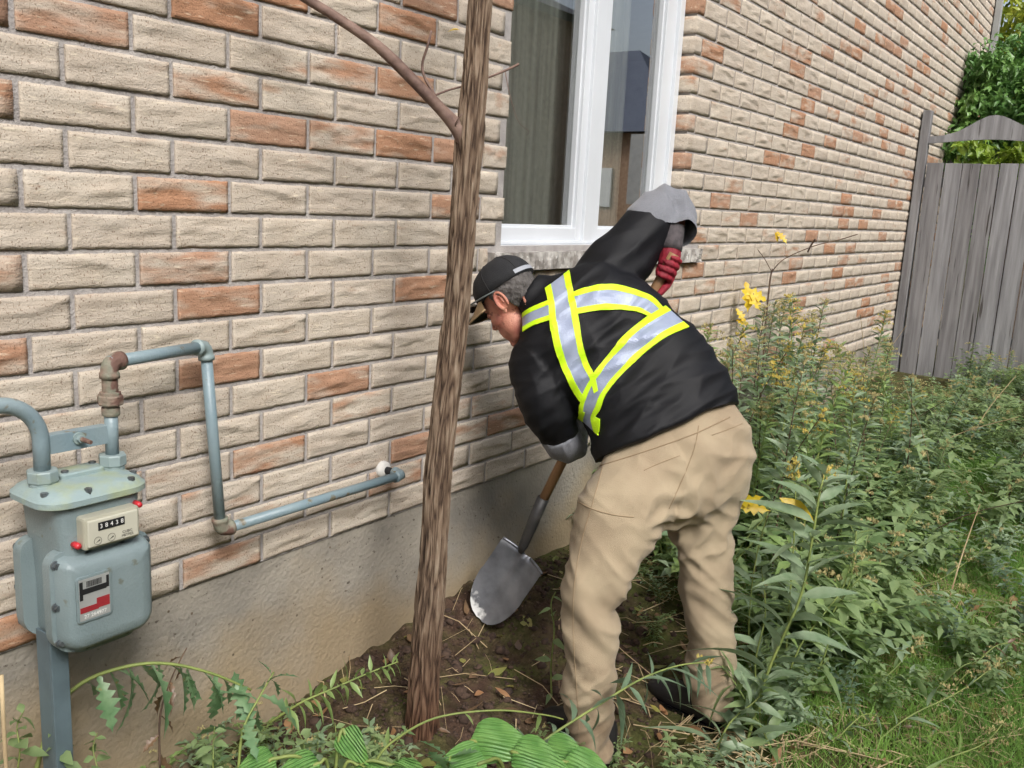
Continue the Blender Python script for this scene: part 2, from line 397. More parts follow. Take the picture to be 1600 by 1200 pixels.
# other walls, eave, roof: plain, out of the photograph
MB().box((HX1 - .19, .201, .001), (HX1, 8.5, HTOP)).box((HX0, .201, .001), (HX0 + .19, 8.5, HTOP)).box((HX0, 8.501, -.9), (HX1, 8.7, HTOP)).build('plain_wall', M['mortar'], house)
M['shingle'] = mat('roof_shingle', S(98, 100, 106), S(70, 72, 78), rough=.9, scale=30, bump=1, bscale=60)
MB().add([(HX0 - .3, -.42, HTOP), (HX1 + .3, -.42, HTOP), (HX1 + .3, 8.9, HTOP), (HX0 - .3, 8.9, HTOP), (HX0 + 3, 4.3, HTOP + 2.2), (HX1 - 3, 4.3, HTOP + 2.2)],
         [(0, 1, 5, 4), (1, 2, 5), (2, 3, 4, 5), (3, 0, 4), (3, 2, 1, 0)]).build('roof', M['shingle'], house)
MB().box((HX0 - .3, -.53, HTOP - .01), (HX1 + .3, -.425, HTOP + .11)).build('gutter', M['white'], house)
# downpipe at the far corner
dp = MB(); dp.box((HX1 - .09, -.075, 2.55), (HX1 - .01, -.012, HTOP), .006)
dp.build('downpipe', M['alu'], house)

# window
M['glass'] = bpy.data.materials.new('window_glass'); M['glass'].use_nodes = True
t = M['glass'].node_tree; t.nodes.remove(t.nodes['Principled BSDF'])
tr = t.nodes.new('ShaderNodeBsdfTransparent'); tr.inputs[0].default_value = (.88, .90, .89, 1); gl = t.nodes.new('ShaderNodeBsdfGlossy'); gl.inputs['Roughness'].default_value = .004
fr = t.nodes.new('ShaderNodeFresnel'); fr.inputs[0].default_value = 1.5; mu = t.nodes.new('ShaderNodeMath'); mu.operation = 'MULTIPLY'; mu.inputs[1].default_value = 5.; mu.use_clamp = True
ms = t.nodes.new('ShaderNodeMixShader'); ge = t.nodes.new('ShaderNodeNewGeometry'); sb = t.nodes.new('ShaderNodeMath'); sb.operation = 'SUBTRACT'; sb.inputs[0].default_value = 1.; t.links.new(ge.outputs['Backfacing'], sb.inputs[1])
m2 = t.nodes.new('ShaderNodeMath'); m2.operation = 'MULTIPLY'; t.links.new(fr.outputs[0], mu.inputs[0]); t.links.new(mu.outputs[0], m2.inputs[0]); t.links.new(sb.outputs[0], m2.inputs[1]); t.links.new(m2.outputs[0], ms.inputs[0]); t.links.new(tr.outputs[0], ms.inputs[1]); t.links.new(gl.outputs[0], ms.inputs[2])
t.links.new(ms.outputs[0], t.nodes['Material Output'].inputs[0])
win = MB()
YF = .062
def frame(mb, x0, x1, z0, z1, w_, y0, y1, wl=None, wb=None, b=.004):
    wl = w_ if wl is None else wl; wb = w_ if wb is None else wb
    mb.box((x0, y0, z0), (x0 + wl, y1, z1), b); mb.box((x1 - w_, y0, z0), (x1, y1, z1), b)
    mb.box((x0 + wl - .003, y0 + .001, z0), (x1 - w_ + .003, y1, z0 + wb), b); mb.box((x0 + wl - .003, y0 + .001, z1 - w_), (x1 - w_ + .003, y1, z1), b)
frame(win, WX0 + .002, WX1 - .002, .892, WZ1 - .002, .048, YF, .19, wl=.02, wb=.014)
win.box((2.275, YF + .002, .90), (2.345, .188, WZ1 - .05), .004)
wframe = win.build('window', M['white'], house)
for (a, c, wl) in ((1.624, 2.277, .05), (2.343, 3.013, .075)):
    s = MB(); frame(s, a, c, .905, WZ1 - .05, .045 if a < 2 else .10, YF + .018, .14, wl=wl, wb=.052); sash = s.build('sash', M['white'], wframe)
    rr = .045 if a < 2 else .10
    s2 = MB(); frame(s2, a + wl - .002, c - rr + .002, .955, WZ1 - .12, .012, YF + .034, .12, b=.002); s2.build('glazing_bead', M['white'], wframe)
    g = MB().box((a + wl, .116, .95), (c - rr, .119, WZ1 - .12)); g.build('pane', M['glass'], wframe)
MB().box((WX0 + .003, YF - .016, .871), (WX1 - .003, .19, .8915), .003).build('sill_strip', M['white'], wframe)
# rough split stone sill
def rough_box(a, b, st, amp, seed):
    bm = bmesh.new(); bmesh.ops.create_cube(bm, size=1)
    nx, ny, nz = [max(1, int((b[k] - a[k]) / st)) for k in range(3)]
    for q in bm.verts: q.co = Vector([a[k] + (q.co[k] + .5) * (b[k] - a[k]) for k in range(3)])
    for ax, cuts in ((0, nx), (1, ny), (2, nz)):
        es = [e for e in bm.edges if abs(e.verts[0].co[ax] - e.verts[1].co[ax]) > 1e-6 and all(abs(e.verts[0].co[k] - e.verts[1].co[k]) < 1e-6 for k in range(3) if k != ax)]
        if cuts > 1: bmesh.ops.subdivide_edges(bm, edges=es, cuts=cuts - 1, use_grid_fill=True)
    for q in bm.verts:
        n = fbm(q.co * 28 + Vector((seed, 0, 0)), 4); n2 = fbm(q.co * 70 + Vector((seed, 9, 0)), 2)
        if q.co.y < a[1] + .002 : q.co.y -= amp * (n * 2 + n2)
        q.co.z += .25 * amp * n2
    return bm
sl = MB(); sl.addbm(rough_box((1.53, -.028, .803), (3.30, .12, .869), .012, .012, 3)); sl.build('stone_sill', M['stone'], wframe, smooth=False)
MB().box((1.53, .012, .79), (3.30, .15, .805)).build('sill_mortar', M['mortar'], wframe)
# room behind the window
M['room'] = mat('room_paint', S(150, 142, 130), S(140, 132, 122), rough=.9)
rm = MB()
rm.add([(.6, .201, .25), (9.6, .201, .25), (9.6, 5, .25), (.6, 5, .25)], [(3, 2, 1, 0)]).add([(.6, .201, 2.9), (9.6, .201, 2.9), (9.6, 5, 2.9), (.6, 5, 2.9)], [(0, 1, 2, 3)])
rm.add([(.6, 5, .25), (9.6, 5, .25), (9.6, 5, 2.9), (.6, 5, 2.9)], [(0, 1, 2, 3)]).add([(9.6, .2, .25), (9.6, 5, .25), (9.6, 5, 2.9), (9.6, .2, 2.9)], [(0, 1, 2, 3)]).add([(.6, .2, .25), (.6, 5, .25), (.6, 5, 2.9), (.6, .2, 2.9)], [(3, 2, 1, 0)])
rm.build('room', M['room'], house)
def curtain(x0, x1, label, sheer, seed, y=.24):
    mb = MB(); n = int((x1 - x0) / .008); rs = random.Random(seed)
    ph = 0; pts = []
    for i in range(n + 1):
        x = x0 + (x1 - x0) * i / n; ph += rs.uniform(.6, 1.4) * .30
        pts.append((x, y + .022 * math.sin(ph) + .008 * math.sin(ph * .37 + 2)))
    rings = [[(px_, py_ + .01 * math.sin(px_ * 9) * k, .3 + (WZ1 + .1 - .3) * k) for px_, py_ in pts] for k in (0, .5, 1)]
    mb.loft(rings, cap=False, closed=False)
    o = mb.build('curtain', M[sheer], None, smooth=True); tag(o, label, 'curtain'); return o
M['curtain'] = mat('curtain_cloth', S(176, 176, 168), S(150, 150, 142), rough=.95, scale=60, stretch=(1, 1, .02), trans=.25)
curtain(1.45, 2.80, 'grey beige drape with vertical folds behind the left window pane', 'curtain', 1)
curtain(2.80, 2.98, 'narrow taupe drape gathered behind the right window pane', 'curtain', 5, .30)

# ---------------------------------------------------------------- neighbouring houses (out of frame; they shade the side yard and show in the glass)
nh = tag(empty('neighbour_house', (2, -11, -.5)), 'neighbouring brick house across the side yard, mirrored in the window glass', 'house')
M['brick_plain'] = mat('neighbour_brick', S(176, 150, 124), S(150, 120, 98), rough=.9, scale=12, bump=.6)
MB().box((-9, -16, -.7), (14.0, -7.2, 4.3)).build('wall', M['brick_plain'], nh)
MB().add([(-9.4, -16.4, 4.3), (14.4, -16.4, 4.3), (14.4, -6.8, 4.3), (-9.4, -6.8, 4.3), (-5, -11.6, 6.6), (11, -11.6, 6.6)], [(0, 1, 5, 4), (1, 2, 5), (2, 3, 4, 5), (3, 0, 4), (3, 2, 1, 0)]).build('roof', M['shingle'], nh)
fh = tag(empty('far_house', (26, -14, -.5)), 'distant house with blue grey shingle roof, mirrored in the right window pane', 'house')
M['siding'] = mat('pale_siding', S(178, 180, 178), S(164, 166, 166), rough=.7)
M['shingle2'] = mat('blue_shingle', S(92, 100, 116), S(74, 82, 96), rough=.9, scale=20, bump=.8)
MB().box((22.5, -20, -.7), (31, -9.6, 3.2)).build('wall', M['brick_plain'], fh)
MB().add([(22.1, -20.4, 3.2), (31.4, -20.4, 3.2), (31.4, -9.2, 3.2), (22.1, -9.2, 3.2), (26.7, -15, 6.2), (26.7, -13, 6.2)], [(0, 1, 4), (1, 2, 5, 4), (2, 3, 5), (3, 0, 4, 5), (3, 2, 1, 0)]).build('roof', M['shingle2'], fh)
MB().box((21.8, -10.4, 1.2), (23.5, -8.6, 3.1)).build('dormer', M['siding'], fh)
win2 = MB().box((22.44, -12.3, 1.1), (22.52, -11.3, 2.2)); win2.build('window', M['white'], fh)
# ---------------------------------------------------------------- wooden fence across the side yard
FX = 7.72
M['wood'] = mat('weathered_wood', S(138, 137, 138), S(108, 106, 107), rough=.9, scale=7, detail=8, stretch=(4, 4, .25), bump=1, bscale=34, c3=S(70, 66, 64), c3t=.64, c3s=9)
M['wood2'] = mat('weathered_wood_pale', S(150, 150, 152), S(118, 117, 119), rough=.9, scale=6, detail=8, stretch=(4, 4, .25), bump=1, bscale=34, c3=S(76, 72, 70), c3t=.64, c3s=8)
fence = tag(empty('wooden_fence', (FX, -1.5, -.3)), 'weathered grey board fence with scalloped top rail meeting the brick wall', 'fence')
MB().box((FX - .02, -.085, -.45), (FX + .07, -.015, 2.03), .004).build('post', M['wood'], fence)
MB().box((FX - .02, -2.42, -.45), (FX + .07, -2.33, 2.03), .004).build('post', M['wood'], fence)
y = -.105; k = 0
bw = .143
while y > -2.2:
    jy = U(-.003, .003); tx = U(-.004, .004)
    b = MB().box((FX + tx, y - bw + .006, -.42), (FX + .02 + tx, y, 1.585 + U(-.008, .008)), .003)
    # a small lean in every board
    ln = U(-.004, .004); b.v = [(vx, vy + ln * vz, vz) for vx, vy, vz in b.v]
    b.build('board', M['wood' if rnd() < .5 else 'wood2'], fence); y -= bw + U(.0, .004); k += 1
MB().box((FX + .022, -2.33, 1.38), (FX + .06, -.085, 1.46), .003).build('rail', M['wood'], fence)
MB().box((FX + .022, -2.33, .05), (FX + .06, -.085, .13), .003).build('rail', M['wood'], fence)
for ya, yb in ((-.086, -2.329),):     # scalloped valance board
    n = 40; top = []; bot = []
    for i in range(n + 1):
        q = i / n; yy = ya + (yb - ya) * q
        c = .5 - .5 * math.cos(2 * math.pi * q); h = 1.80 + .01 + .155 * math.exp(-((q - .22) / .10) ** 2) + .155 * math.exp(-((q - .78) / .10) ** 2) + .05 * c
        top.append((yy, h)); bot.append((yy, 1.735 + .05 * math.exp(-((q - .22) / .2) ** 2) + .05 * math.exp(-((q - .78) / .2) ** 2)))
    mb = MB(); mb.loft([[(FX, a[0], a[1]), (FX + .025, a[0], a[1]), (FX + .025, c[0], c[1]), (FX, c[0], c[1])] for a, c in zip(top, bot)]); mb.build('top_rail', M['wood2'], fence, fixn=True)

# ---------------------------------------------------------------- young tree
def bark_material():
    m = bpy.data.materials.new('bark'); m.use_nodes = True; t = m.node_tree; b = t.nodes['Principled BSDF']; L = t.links.new; N = t.nodes.new
    b.inputs['Roughness'].default_value = .95; b.inputs['Specular IOR Level'].default_value = .2
    a = N('ShaderNodeAttribute'); a.attribute_name = 'ridge'; tc = N('ShaderNodeTexCoord')
    mp = N('ShaderNodeMapping'); mp.inputs['Scale'].default_value = (1, 1, .22); L(tc.outputs['Object'], mp.inputs[0])
    n = N('ShaderNodeTexNoise'); n.inputs['Scale'].default_value = 95; n.inputs['Detail'].default_value = 7; L(mp.outputs[0], n.inputs['Vector'])
    ad = N('ShaderNodeMath'); ad.operation = 'MULTIPLY_ADD'; ad.inputs[1].default_value = .5; L(n.outputs[0], ad.inputs[0]); rs_ = N('ShaderNodeMath'); rs_.operation = 'MULTIPLY'; rs_.inputs[1].default_value = .55; L(a.outputs['Fac'], rs_.inputs[0]); L(rs_.outputs[0], ad.inputs[2])
    cr = N('ShaderNodeValToRGB'); e = cr.color_ramp.elements; e[0].position = .36; e[0].position = .30; e[0].color = (*S(58, 46, 38), 1); e[1].position = .95; e[1].color = (*S(160, 146, 128), 1)
    q = cr.color_ramp.elements.new(.48); q.color = (*S(98, 81, 67), 1); q = cr.color_ramp.elements.new(.7); q.color = (*S(126, 108, 91), 1)
    L(ad.outputs[0], cr.inputs[0])
    sp = N('ShaderNodeSeparateXYZ'); L(tc.outputs['Object'], sp.inputs[0])
    r = N('ShaderNodeMapRange'); r.inputs[1].default_value = -.05; r.inputs[2].default_value = -.45; r.inputs[4].default_value = .75; L(sp.outputs[2], r.inputs[0])
    x = N('ShaderNodeMix'); x.data_type = 'RGBA'; x.blend_type = 'MULTIPLY'; L(r.outputs[0], x.inputs[0]); L(cr.outputs[0], x.inputs[6]); x.inputs[7].default_value = (*S(176, 132, 108), 1)   # darker and reddish towards the foot of the trunk
    L(x.outputs[2], b.inputs['Base Color'])
    bp = N('ShaderNodeBump'); bp.inputs['Strength'].default_value = 1; bp.inputs['Distance'].default_value = .006; L(n.outputs[0], bp.inputs['Height']); L(bp.outputs[0], b.inputs['Normal'])
    return m
M['bark'] = bark_material()
M['smooth_bark'] = mat('branch_bark', S(140, 116, 104), S(92, 70, 62), rough=.75, scale=18, stretch=(1, 1, 1), bump=.8, bscale=50)
TV = 2.42
tree = tag(empty('young_tree', at(655, 1150, TV)), 'slender young tree with furrowed brown bark beside the dug soil', 'tree')
tp = [(657, 1195, 34), (660, 1145, 29), (661, 1080, 26), (667, 1000, 24.5), (675, 900, 24), (680, 820, 23), (685, 740, 22.5), (693, 660, 22.5), (701, 590, 22), (708, 520, 21), (716, 450, 21), (722, 370, 22), (728, 290, 22.5), (733, 220, 24), (739, 150, 22), (745, 75, 20), (750, 0, 19.5), (757, -110, 19), (765, -260, 17), (772, -420, 15)]
cs = cat_rom([[*at(x, y, TV + .03 * k / 16), r * (at(x, y, TV) - CAM).dot(CF) / FPX] for k, (x, y, r) in enumerate(tp)], 20)
NT = 150; tv = []; rid = []
for i, c in enumerate(cs):
    for k in range(NT):
        a = 2 * math.pi * k / NT
        ca, sa = math.cos(a), math.sin(a)
        z = c[2]
        wv = .25 * noise.noise(Vector((ca * 3, sa * 3, z * 5)))
        n = noise.noise(Vector((math.cos(a + wv) * 5.5, math.sin(a + wv) * 5.5, z * 9))); n2 = noise.noise(Vector((ca * 10, sa * 10, z * 26 + 4)))
        rg = min(1, abs(n) * 2.6) * .75 + .25 * (n2 * .5 + .5)
        kn = .003 * max(0, noise.noise(Vector((ca * 1.3, sa * 1.3, z * 3.5 + 9)))) * 2
        r = c[3] * .89 * (1 + .04 * noise.noise(Vector((ca, sa, z * 2)))) + .0085 * (rg - .5) + kn
        tv.append((c[0] + ca * r, c[1] + sa * r, z)); rid.append(rg)
mb = MB(); mb.loft([tv[i * NT:(i + 1) * NT] for i in range(len(cs))])
me = mb.mesh('trunk', True); me.attributes.new('ridge', 'FLOAT', 'POINT').data.foreach_set('value', rid)
link('trunk', me, M['bark'], tree)
def branch(pts, name='branch', n=12):
    P = cat_rom([[*at(x, y, v), r] for x, y, v, r in pts], 6); mb = MB()
    rr = [p[3] * (1 + .10 * noise.noise(Vector(p[:3] * 14))) for p in P]
    mb.tube([p[:3] for p in P], rr, n); return mb.build(name, M['smooth_bark'], tree, smooth=True)
branch([(728, 215, 2.44, .030), (712, 196, 2.43, .020), (690, 172, 2.42, .0155), (645, 125, 2.40, .0145), (590, 72, 2.38, .0135), (530, 30, 2.36, .0125), (470, -8, 2.34, .012), (400, -60, 2.3, .011), (300, -130, 2.26, .008)], 'branch', 14)
tw = branch([(680, 150, 2.415, .0042), (664, 122, 2.41, .0038), (660, 100, 2.41, .0036), (668, 72, 2.40, .0034), (674, 48, 2.40, .003)], 'twig', 7)
branch([(678, 150, 2.415, .0028), (700, 141, 2.43, .0028), (740, 130, 2.50, .0028), (790, 110, 2.50, .003), (811, 100, 2.5, .0036)], 'twig', 7)
branch([(789, 110, 2.50, .0012), (797, 150, 2.5, .0009), (810, 190, 2.5, .0007), (826, 205, 2.5, .0006), (822, 212, 2.5, .0004)], 'twig', 5)
branch([(735, 205, 2.44, .0025), (712, 196, 2.41, .0022), (722, 178, 2.40, .0018)], 'twig', 5)
branch([(768, -330, 2.43, .03), (800, -420, 2.5, .02), (870, -520, 2.6, .014), (960, -600, 2.75, .008)], 'branch', 10)
branch([(770, -400, 2.43, .03), (740, -520, 2.4, .022), (700, -640, 2.35, .016), (690, -800, 2.3, .008)], 'branch', 10)
# leaf helper (a folded blade, n segments, widest at q0)
def blade(L, W, n=5, droop=.3, fold=.25, wav=0, q0=.4, lobes=0, sharp=1.):
    V = []; F = []
    for i in range(n + 1):
        q = i / n
        w_ = (q / q0) ** .7 if q < q0 else max(0, 1 - ((q - q0) / (1 - q0)) ** (1.5 * sharp))
        w_ = max(.03, w_) * W / 2 if i < n else .0
        if lobes and 0 < i < n: w_ *= 1.15 if i % 2 else .45
        x = L * q; z = -droop * L * q * q + wav * math.sin(q * 9)
        V += [(x, -w_, z + fold * w_), (x, 0, z), (x, w_, z + fold * w_)]
    for i in range(n):
        o = i * 3; F += [(o, o + 3, o + 4, o + 1), (o + 1, o + 4, o + 5, o + 2)]
    return V, F
def leafmat(name, c1, c2, rough=.42, sc=14, tr=.3, c3=None):
    return mat(name, c1, c2, rough=rough, scale=sc, detail=3, trans=tr, c3=c3, c3t=.66, c3s=40, spec=.6, bump=.4, bscale=90)
M['yellow_leaf'] = leafmat('yellow_leaf', S(232, 208, 60), S(216, 180, 52), tr=.35, c3=S(120, 84, 40))
M['green_leaf'] = leafmat('green_leaf', S(92, 128, 60), S(66, 104, 48))
def put(V, F, loc, ax, up):
    "place blade: x axis along ax"
    ax = Vector(ax).normalized(); s = Vector(up).cross(ax)
    s = s.normalized() if s.length > 1e-4 else Vector((0, 1, 0)); u_ = ax.cross(s)
    loc = Vector(loc); return [loc + ax * v[0] + s * v[1] + u_ * v[2] for v in V], F
def rvec(): 
    v = Vector((random.gauss(0, 1), random.gauss(0, 1), random.gauss(0, 1))); return v.normalized()
cr_ = MB()
for k in range(120):
    b0 = at(*random.choice([(770, -430), (880, -540), (700, -650), (690, -800), (320, -130), (960, -600)]), 2.42) + rvec() * U(.05, .5)
    if pix(b0)[1] > -25: continue
    cr_.add(*put(*blade(U(.05, .09), U(.03, .05), 3, .3), b0, rvec() + Vector((0, 0, -.5)), (0, 0, 1)))
cr_.build('crown', M['yellow_leaf'], tree)
MB().add(*put(*blade(.03, .026, 4, .3), at(718, 47, 2.40), at(707, 45, 2.4) - at(720, 47, 2.4), (0, -.5, 1))).build('leaf', M['yellow_leaf'], tree)

# ---------------------------------------------------------------- trees behind the fence
def crown(name, mtl, parent, blobs, n, lsz, seed):
    rs = random.Random(seed); V = []; F = []; o = 0
    tot = sum(b[1] ** 2 for b in blobs)
    for c, r in blobs:
        c = Vector(c)
        sub = [(c + Vector((rs.gauss(0, 1), rs.gauss(0, 1), rs.gauss(0, .8))) * r * .55, r * rs.uniform(.18, .42)) for _ in range(16)]
        for _ in range(int(n * r * r / tot)):
            sc_, sr = rs.choice(sub)
            d = Vector((rs.gauss(0, 1), rs.gauss(0, 1), rs.gauss(0, 1))).normalized() * sr * rs.uniform(.3, 1) ** .5
            p = sc_ + d; ax = Vector((rs.gauss(0, 1), rs.gauss(0, 1), rs.gauss(-.6, .7)))
            v, f = put(*blade(lsz * rs.uniform(.6, 1.3), lsz * rs.uniform(.4, .7), 2, .4, .3), p, ax, Vector((rs.gauss(0, .5), rs.gauss(0, .5), 1)))
            V += [tuple(q) for q in v]; F += [tuple(i + o for i in g) for g in f]; o += len(v)
    me = bpy.data.meshes.new(name); me.from_pydata(V, [], F); me.update(); return link(name, me, mtl, parent)
M['leaf_bg'] = leafmat('shrub_leaf', S(122, 160, 84), S(84, 126, 62), sc=3)
M['leaf_bg2'] = leafmat('lime_leaf', S(150, 172, 62), S(108, 146, 50), sc=3)
M['leaf_bg3'] = leafmat('yellowing_leaf', S(190, 190, 70), S(140, 160, 56), sc=3)
M['trunkplain'] = mat('plain_bark', S(110, 96, 84), S(80, 68, 58), rough=.95, scale=20, bump=1)
def bgtree(loc, label, blobs, n, lsz, mtl, seed, cat='tree', group=None, tr=.06):
    t = tag(empty('garden_tree' if cat == 'tree' else 'leafy_shrub', loc), label, cat, group)
    l = Vector(loc); mb = MB()
    for c, r in blobs:
        c = Vector(c); mb.tube([l, l.lerp(c, .5) + Vector((0, 0, .1)), c], [tr, tr * .7, tr * .25], 7)
    mb.build('trunk', M['trunkplain'], t); crown('crown', mtl, t, blobs, n, lsz, seed); return t
def gz(p): return G(p[0], p[1])
P_ = lambda x, y, X: tuple(at(x, y, X=X))
bgtree((9.3, -.75, -.3), 'dense green climbing shrub rising behind the fence at the house corner', [(P_(1560, 140, 9.3), .5), (P_(1590, 180, 9.2), .5), (P_(1540, 200, 9.1), .38), (P_(1530, 120, 9.5), .28), (P_(1600, 110, 9.4), .4), (P_(1640, 190, 9.2), .6)], 9000, .085, M['leaf_bg'], 21, 'shrub')
bgtree((8.25, -.75, -.3), 'lime green leafy shrub showing in the gap under the fence top rail', [(P_(1520, 240, 8.3), .14), (P_(1560, 245, 8.3), .16), (P_(1600, 240, 8.2), .2), (P_(1640, 245, 8.2), .2)], 700, .10, M['leaf_bg2'], 22, 'shrub', tr=.02)
bgtree((15, -2.0, -.4), 'yellowing broadleaf tree with sky showing through, beyond the back garden', [(P_(1600, -10, 15), 1.1), (P_(1640, 40, 15), 1.2), (P_(1700, -60, 15), 1.6), (P_(1590, 40, 15.5), .5), (P_(1575, -70, 15), .8)], 5000, .17, M['leaf_bg3'], 23)
for k, (x, y, h) in enumerate([(18, 1.5, 3.5), (22, -5, 4.), (26, 3, 5)]):
    bgtree((x, y, -.5), 'rounded green tree in the gardens beyond the fence', [((x + U(-.5, .5), y + U(-.8, .8), h * q), h * .32) for q in (.4, .6, .85)], 3500, .22, M['leaf_bg'], 30 + k, group='trees beyond the fence')
hd = MB(); 
shed = tag(empty('garden_shed', (11.5, -1.6, -.4)), 'pale grey shed roof edge half hidden by the shrub behind the fence', 'shed')
MB().box((11, -3.6, -.4), (13, P_(1592, 175, 11)[1], 2.35)).build('wall', M['siding'], shed)
MB().box((10.85, -3.8, P_(1595, 175, 10.85)[2]), (13.2, P_(1588, 175, 10.85)[1], P_(1595, 160, 10.85)[2])).build('roof', M['alu'], shed)
# ---------------------------------------------------------------- gas meter
M['meter'] = mat('meter_paint', S(128, 142, 144), S(112, 127, 129), rough=.42, scale=5, bump=.3, bscale=200, c3=S(110, 116, 108), c3t=.66, c3s=30)
M['meter_top'] = mat('meter_paint_mossy', S(138, 156, 156), S(150, 160, 128), rough=.55, scale=16, lo=.45, hi=.7, bump=.4, bscale=80)
M['pipe'] = mat('pipe_paint', S(116, 136, 144), S(132, 148, 152), rough=.4, scale=6, bump=.3, bscale=120, c3=S(112, 106, 88), c3t=.63, c3s=26)
M['rusty'] = mat('rusty_fitting', S(134, 112, 98), S(120, 126, 110), rough=.75, scale=22, bump=.8, bscale=90, c3=S(104, 78, 68), c3t=.55, c3s=20)
M['nut'] = mat('nut_paint', S(134, 150, 150), S(132, 140, 110), rough=.5, scale=14, lo=.5, hi=.7)
M['bolt'] = mat('bolt_steel', S(120, 128, 132), S(88, 92, 94), rough=.4, metal=.6, scale=60)
M['index'] = mat('index_plastic', S(172, 170, 152), S(160, 158, 142), rough=.4, scale=10)
M['index_face'] = mat('index_face', S(190, 188, 172), S(184, 182, 166), rough=.25)
M['black'] = mat('black_print', S(30, 30, 32), rough=.5)
M['dark_print'] = mat('grey_print', S(96, 94, 88), rough=.5)
M['whitep'] = mat('white_print', S(224, 224, 220), rough=.5)
M['redp'] = mat('red_print', S(142, 40, 46), rough=.5)
M['silverp'] = mat('silver_plate', S(176, 178, 176), S(160, 162, 160), rough=.4, metal=.3)
M['redcap'] = mat('red_seal', S(186, 44, 52), rough=.4)
def rrect(x0, x1, z0, z1, r0, r1, n=6):
    "outline, r0 radius at the bottom corners, r1 at the top"
    o = []
    for cx, cz, r, a0 in ((x1 - r0, z0 + r0, r0, -90), (x1 - r1, z1 - r1, r1, 0), (x0 + r1, z1 - r1, r1, 90), (x0 + r0, z0 + r0, r0, 180)):
        for k in range(n + 1):
            a = math.radians(a0 + 90 * k / n); o.append((cx + r * math.cos(a), cz + r * math.sin(a)))
    return o
def plate(mb, steps, **k):
    "loft of outlines along y: steps = (y, inset)"
    x0, x1, z0, z1, r0, r1 = k['b']
    mb.loft([[(x, y, z) for x, z in rrect(x0 + i, x1 - i, z0 + i, z1 - i, max(.004, r0 - i), max(.004, r1 - i))] for y, i in steps]); return mb
MX = -.088
meter = tag(empty('gas_meter', (MX, -.16, -.5)), 'blue grey domestic gas meter with dial box and nameplate mounted on a post', 'gas meter')
body = MB(); body.loft([[(x, y, z) for x, y in rrect(MX - .082 - e, MX + .082 + e, -.245, -.075, .03, .03)] for z, e in ((.07, -.01), (.10, 0), (.20, .0), (.30, .004), (.385, .012), (.40, .012))])
body = body.build('body', M['meter'], meter, smooth=True, fixn=True)
for nm, ys in (('front_cover', [(-.205, 0), (-.232, 0), (-.233, .008), (-.262, .016), (-.272, .028), (-.274, .05)]), ('back_cover', [(-.115, 0), (-.085, 0), (-.084, .008), (-.058, .016), (-.050, .03)])):
    c = MB(); plate(c, ys, b=(MX - .112, MX + .112, .070, .298, .055, .03)); cv = c.build(nm, M['meter'], meter, fixn=True)
    cv.data.shade_smooth(); cv.data.set_sharp_from_angle(angle=math.radians(40))
    f = -1 if nm == 'front_cover' else 1
    for bx, bz in ((-.100, .275), (-.102, .185), (-.098, .105), (-.045, .080), (.045, .080), (.098, .105), (.102, .185), (.100, .275), (-.035, .290), (.04, .290)):
        yb = -.233 if f < 0 else -.084
        MB().cyl((MX + bx, yb, bz), (MX + bx, yb + f * .012, bz), .0065, 6).cyl((MX + bx, yb, bz), (MX + bx, yb + f * .004, bz), .010, 12).build('bolt', M['bolt'], cv)
        bo = MB(); bo.tube([(MX + bx * .9, yb + .002 * f, .185 + (bz - .185) * .9), (MX + bx * .86, yb + .024 * f, .185 + (bz - .185) * .86)], [.013, .006], 10); bo.build('boss', M['meter'], cv, smooth=True)
top = MB(); top.loft([[(x, y, z) for x, y in rrect(MX - .125 + i, MX + .115 - i, -.258 + i, -.070 - i, .055, .055)] for z, i in ((.392, .006), (.396, 0), (.408, 0), (.411, .004), (.418, .008), (.426, .022), (.430, .04))])
top = top.build('top_cap', M['meter_top'], meter, fixn=True); top.data.shade_smooth(); top.data.set_sharp_from_angle(angle=math.radians(40))
tpl = MB(); tpl.loft([[(x, y, z) for x, y in rrect(MX - .045 + i, MX + .055 - i, -.17 + i, -.115 - i, .012, .012)] for z, i in ((.425, 0), (.437, 0), (.440, .003))]); tpl.build('valve_cover', M['meter_top'], top, fixn=True)
for bx, by in ((-.105, -.215), (-.03, -.245), (.07, -.238), (.098, -.2), (-.03, -.155), (.045, -.13)):
    MB().cyl((MX + bx, by, .405), (MX + bx, by, .4265 if by < -.18 else .4445), .0075, 6).build('bolt', M['bolt'], top)
MB().box((MX - .05, -.262, .298), (MX + .065, -.244, .312), .003).build('shelf', M['meter'], meter)
# index box
ix0, ix1, iz0, iz1, iy = MX - .058, MX + .066, .303, .372, -.272
idx = MB().box((ix0, iy, iz0), (ix1, -.235, iz1), .006).build('index_box', M['index'], meter)
MB().box((ix0 + .006, iy - .005, iz0 + .006), (ix1 - .006, iy + .002, iz1 - .006), .003).build('index_face', M['index_face'], idx)
MB().box((ix0 - .012, -.243, iz0 - .002), (ix1 + .014, -.236, iz1 + .002), .002).build('index_plate', M['rusty'], idx)
def text(body_, size, mtl, parent, loc, name='print', sx=1.):
    cu = bpy.data.curves.new(name, 'FONT'); cu.body = body_; cu.size = size; cu.align_x = 'CENTER'; cu.align_y = 'CENTER'; cu.extrude = .0002
    tmp = bpy.data.objects.new('tmp', cu); COL.objects.link(tmp); dg = bpy.context.evaluated_depsgraph_get()
    me = bpy.data.meshes.new_from_object(tmp.evaluated_get(dg)); bpy.data.objects.remove(tmp); bpy.data.curves.remove(cu)
    me.transform(Matrix.Translation(loc) @ Matrix.Rotation(math.pi / 2, 4, 'X') @ Matrix.Diagonal((sx, 1, 1, 1))); me.materials.clear()
    return link(name, me, mtl, parent)
yf = iy - .0052; cx_ = (ix0 + ix1) / 2
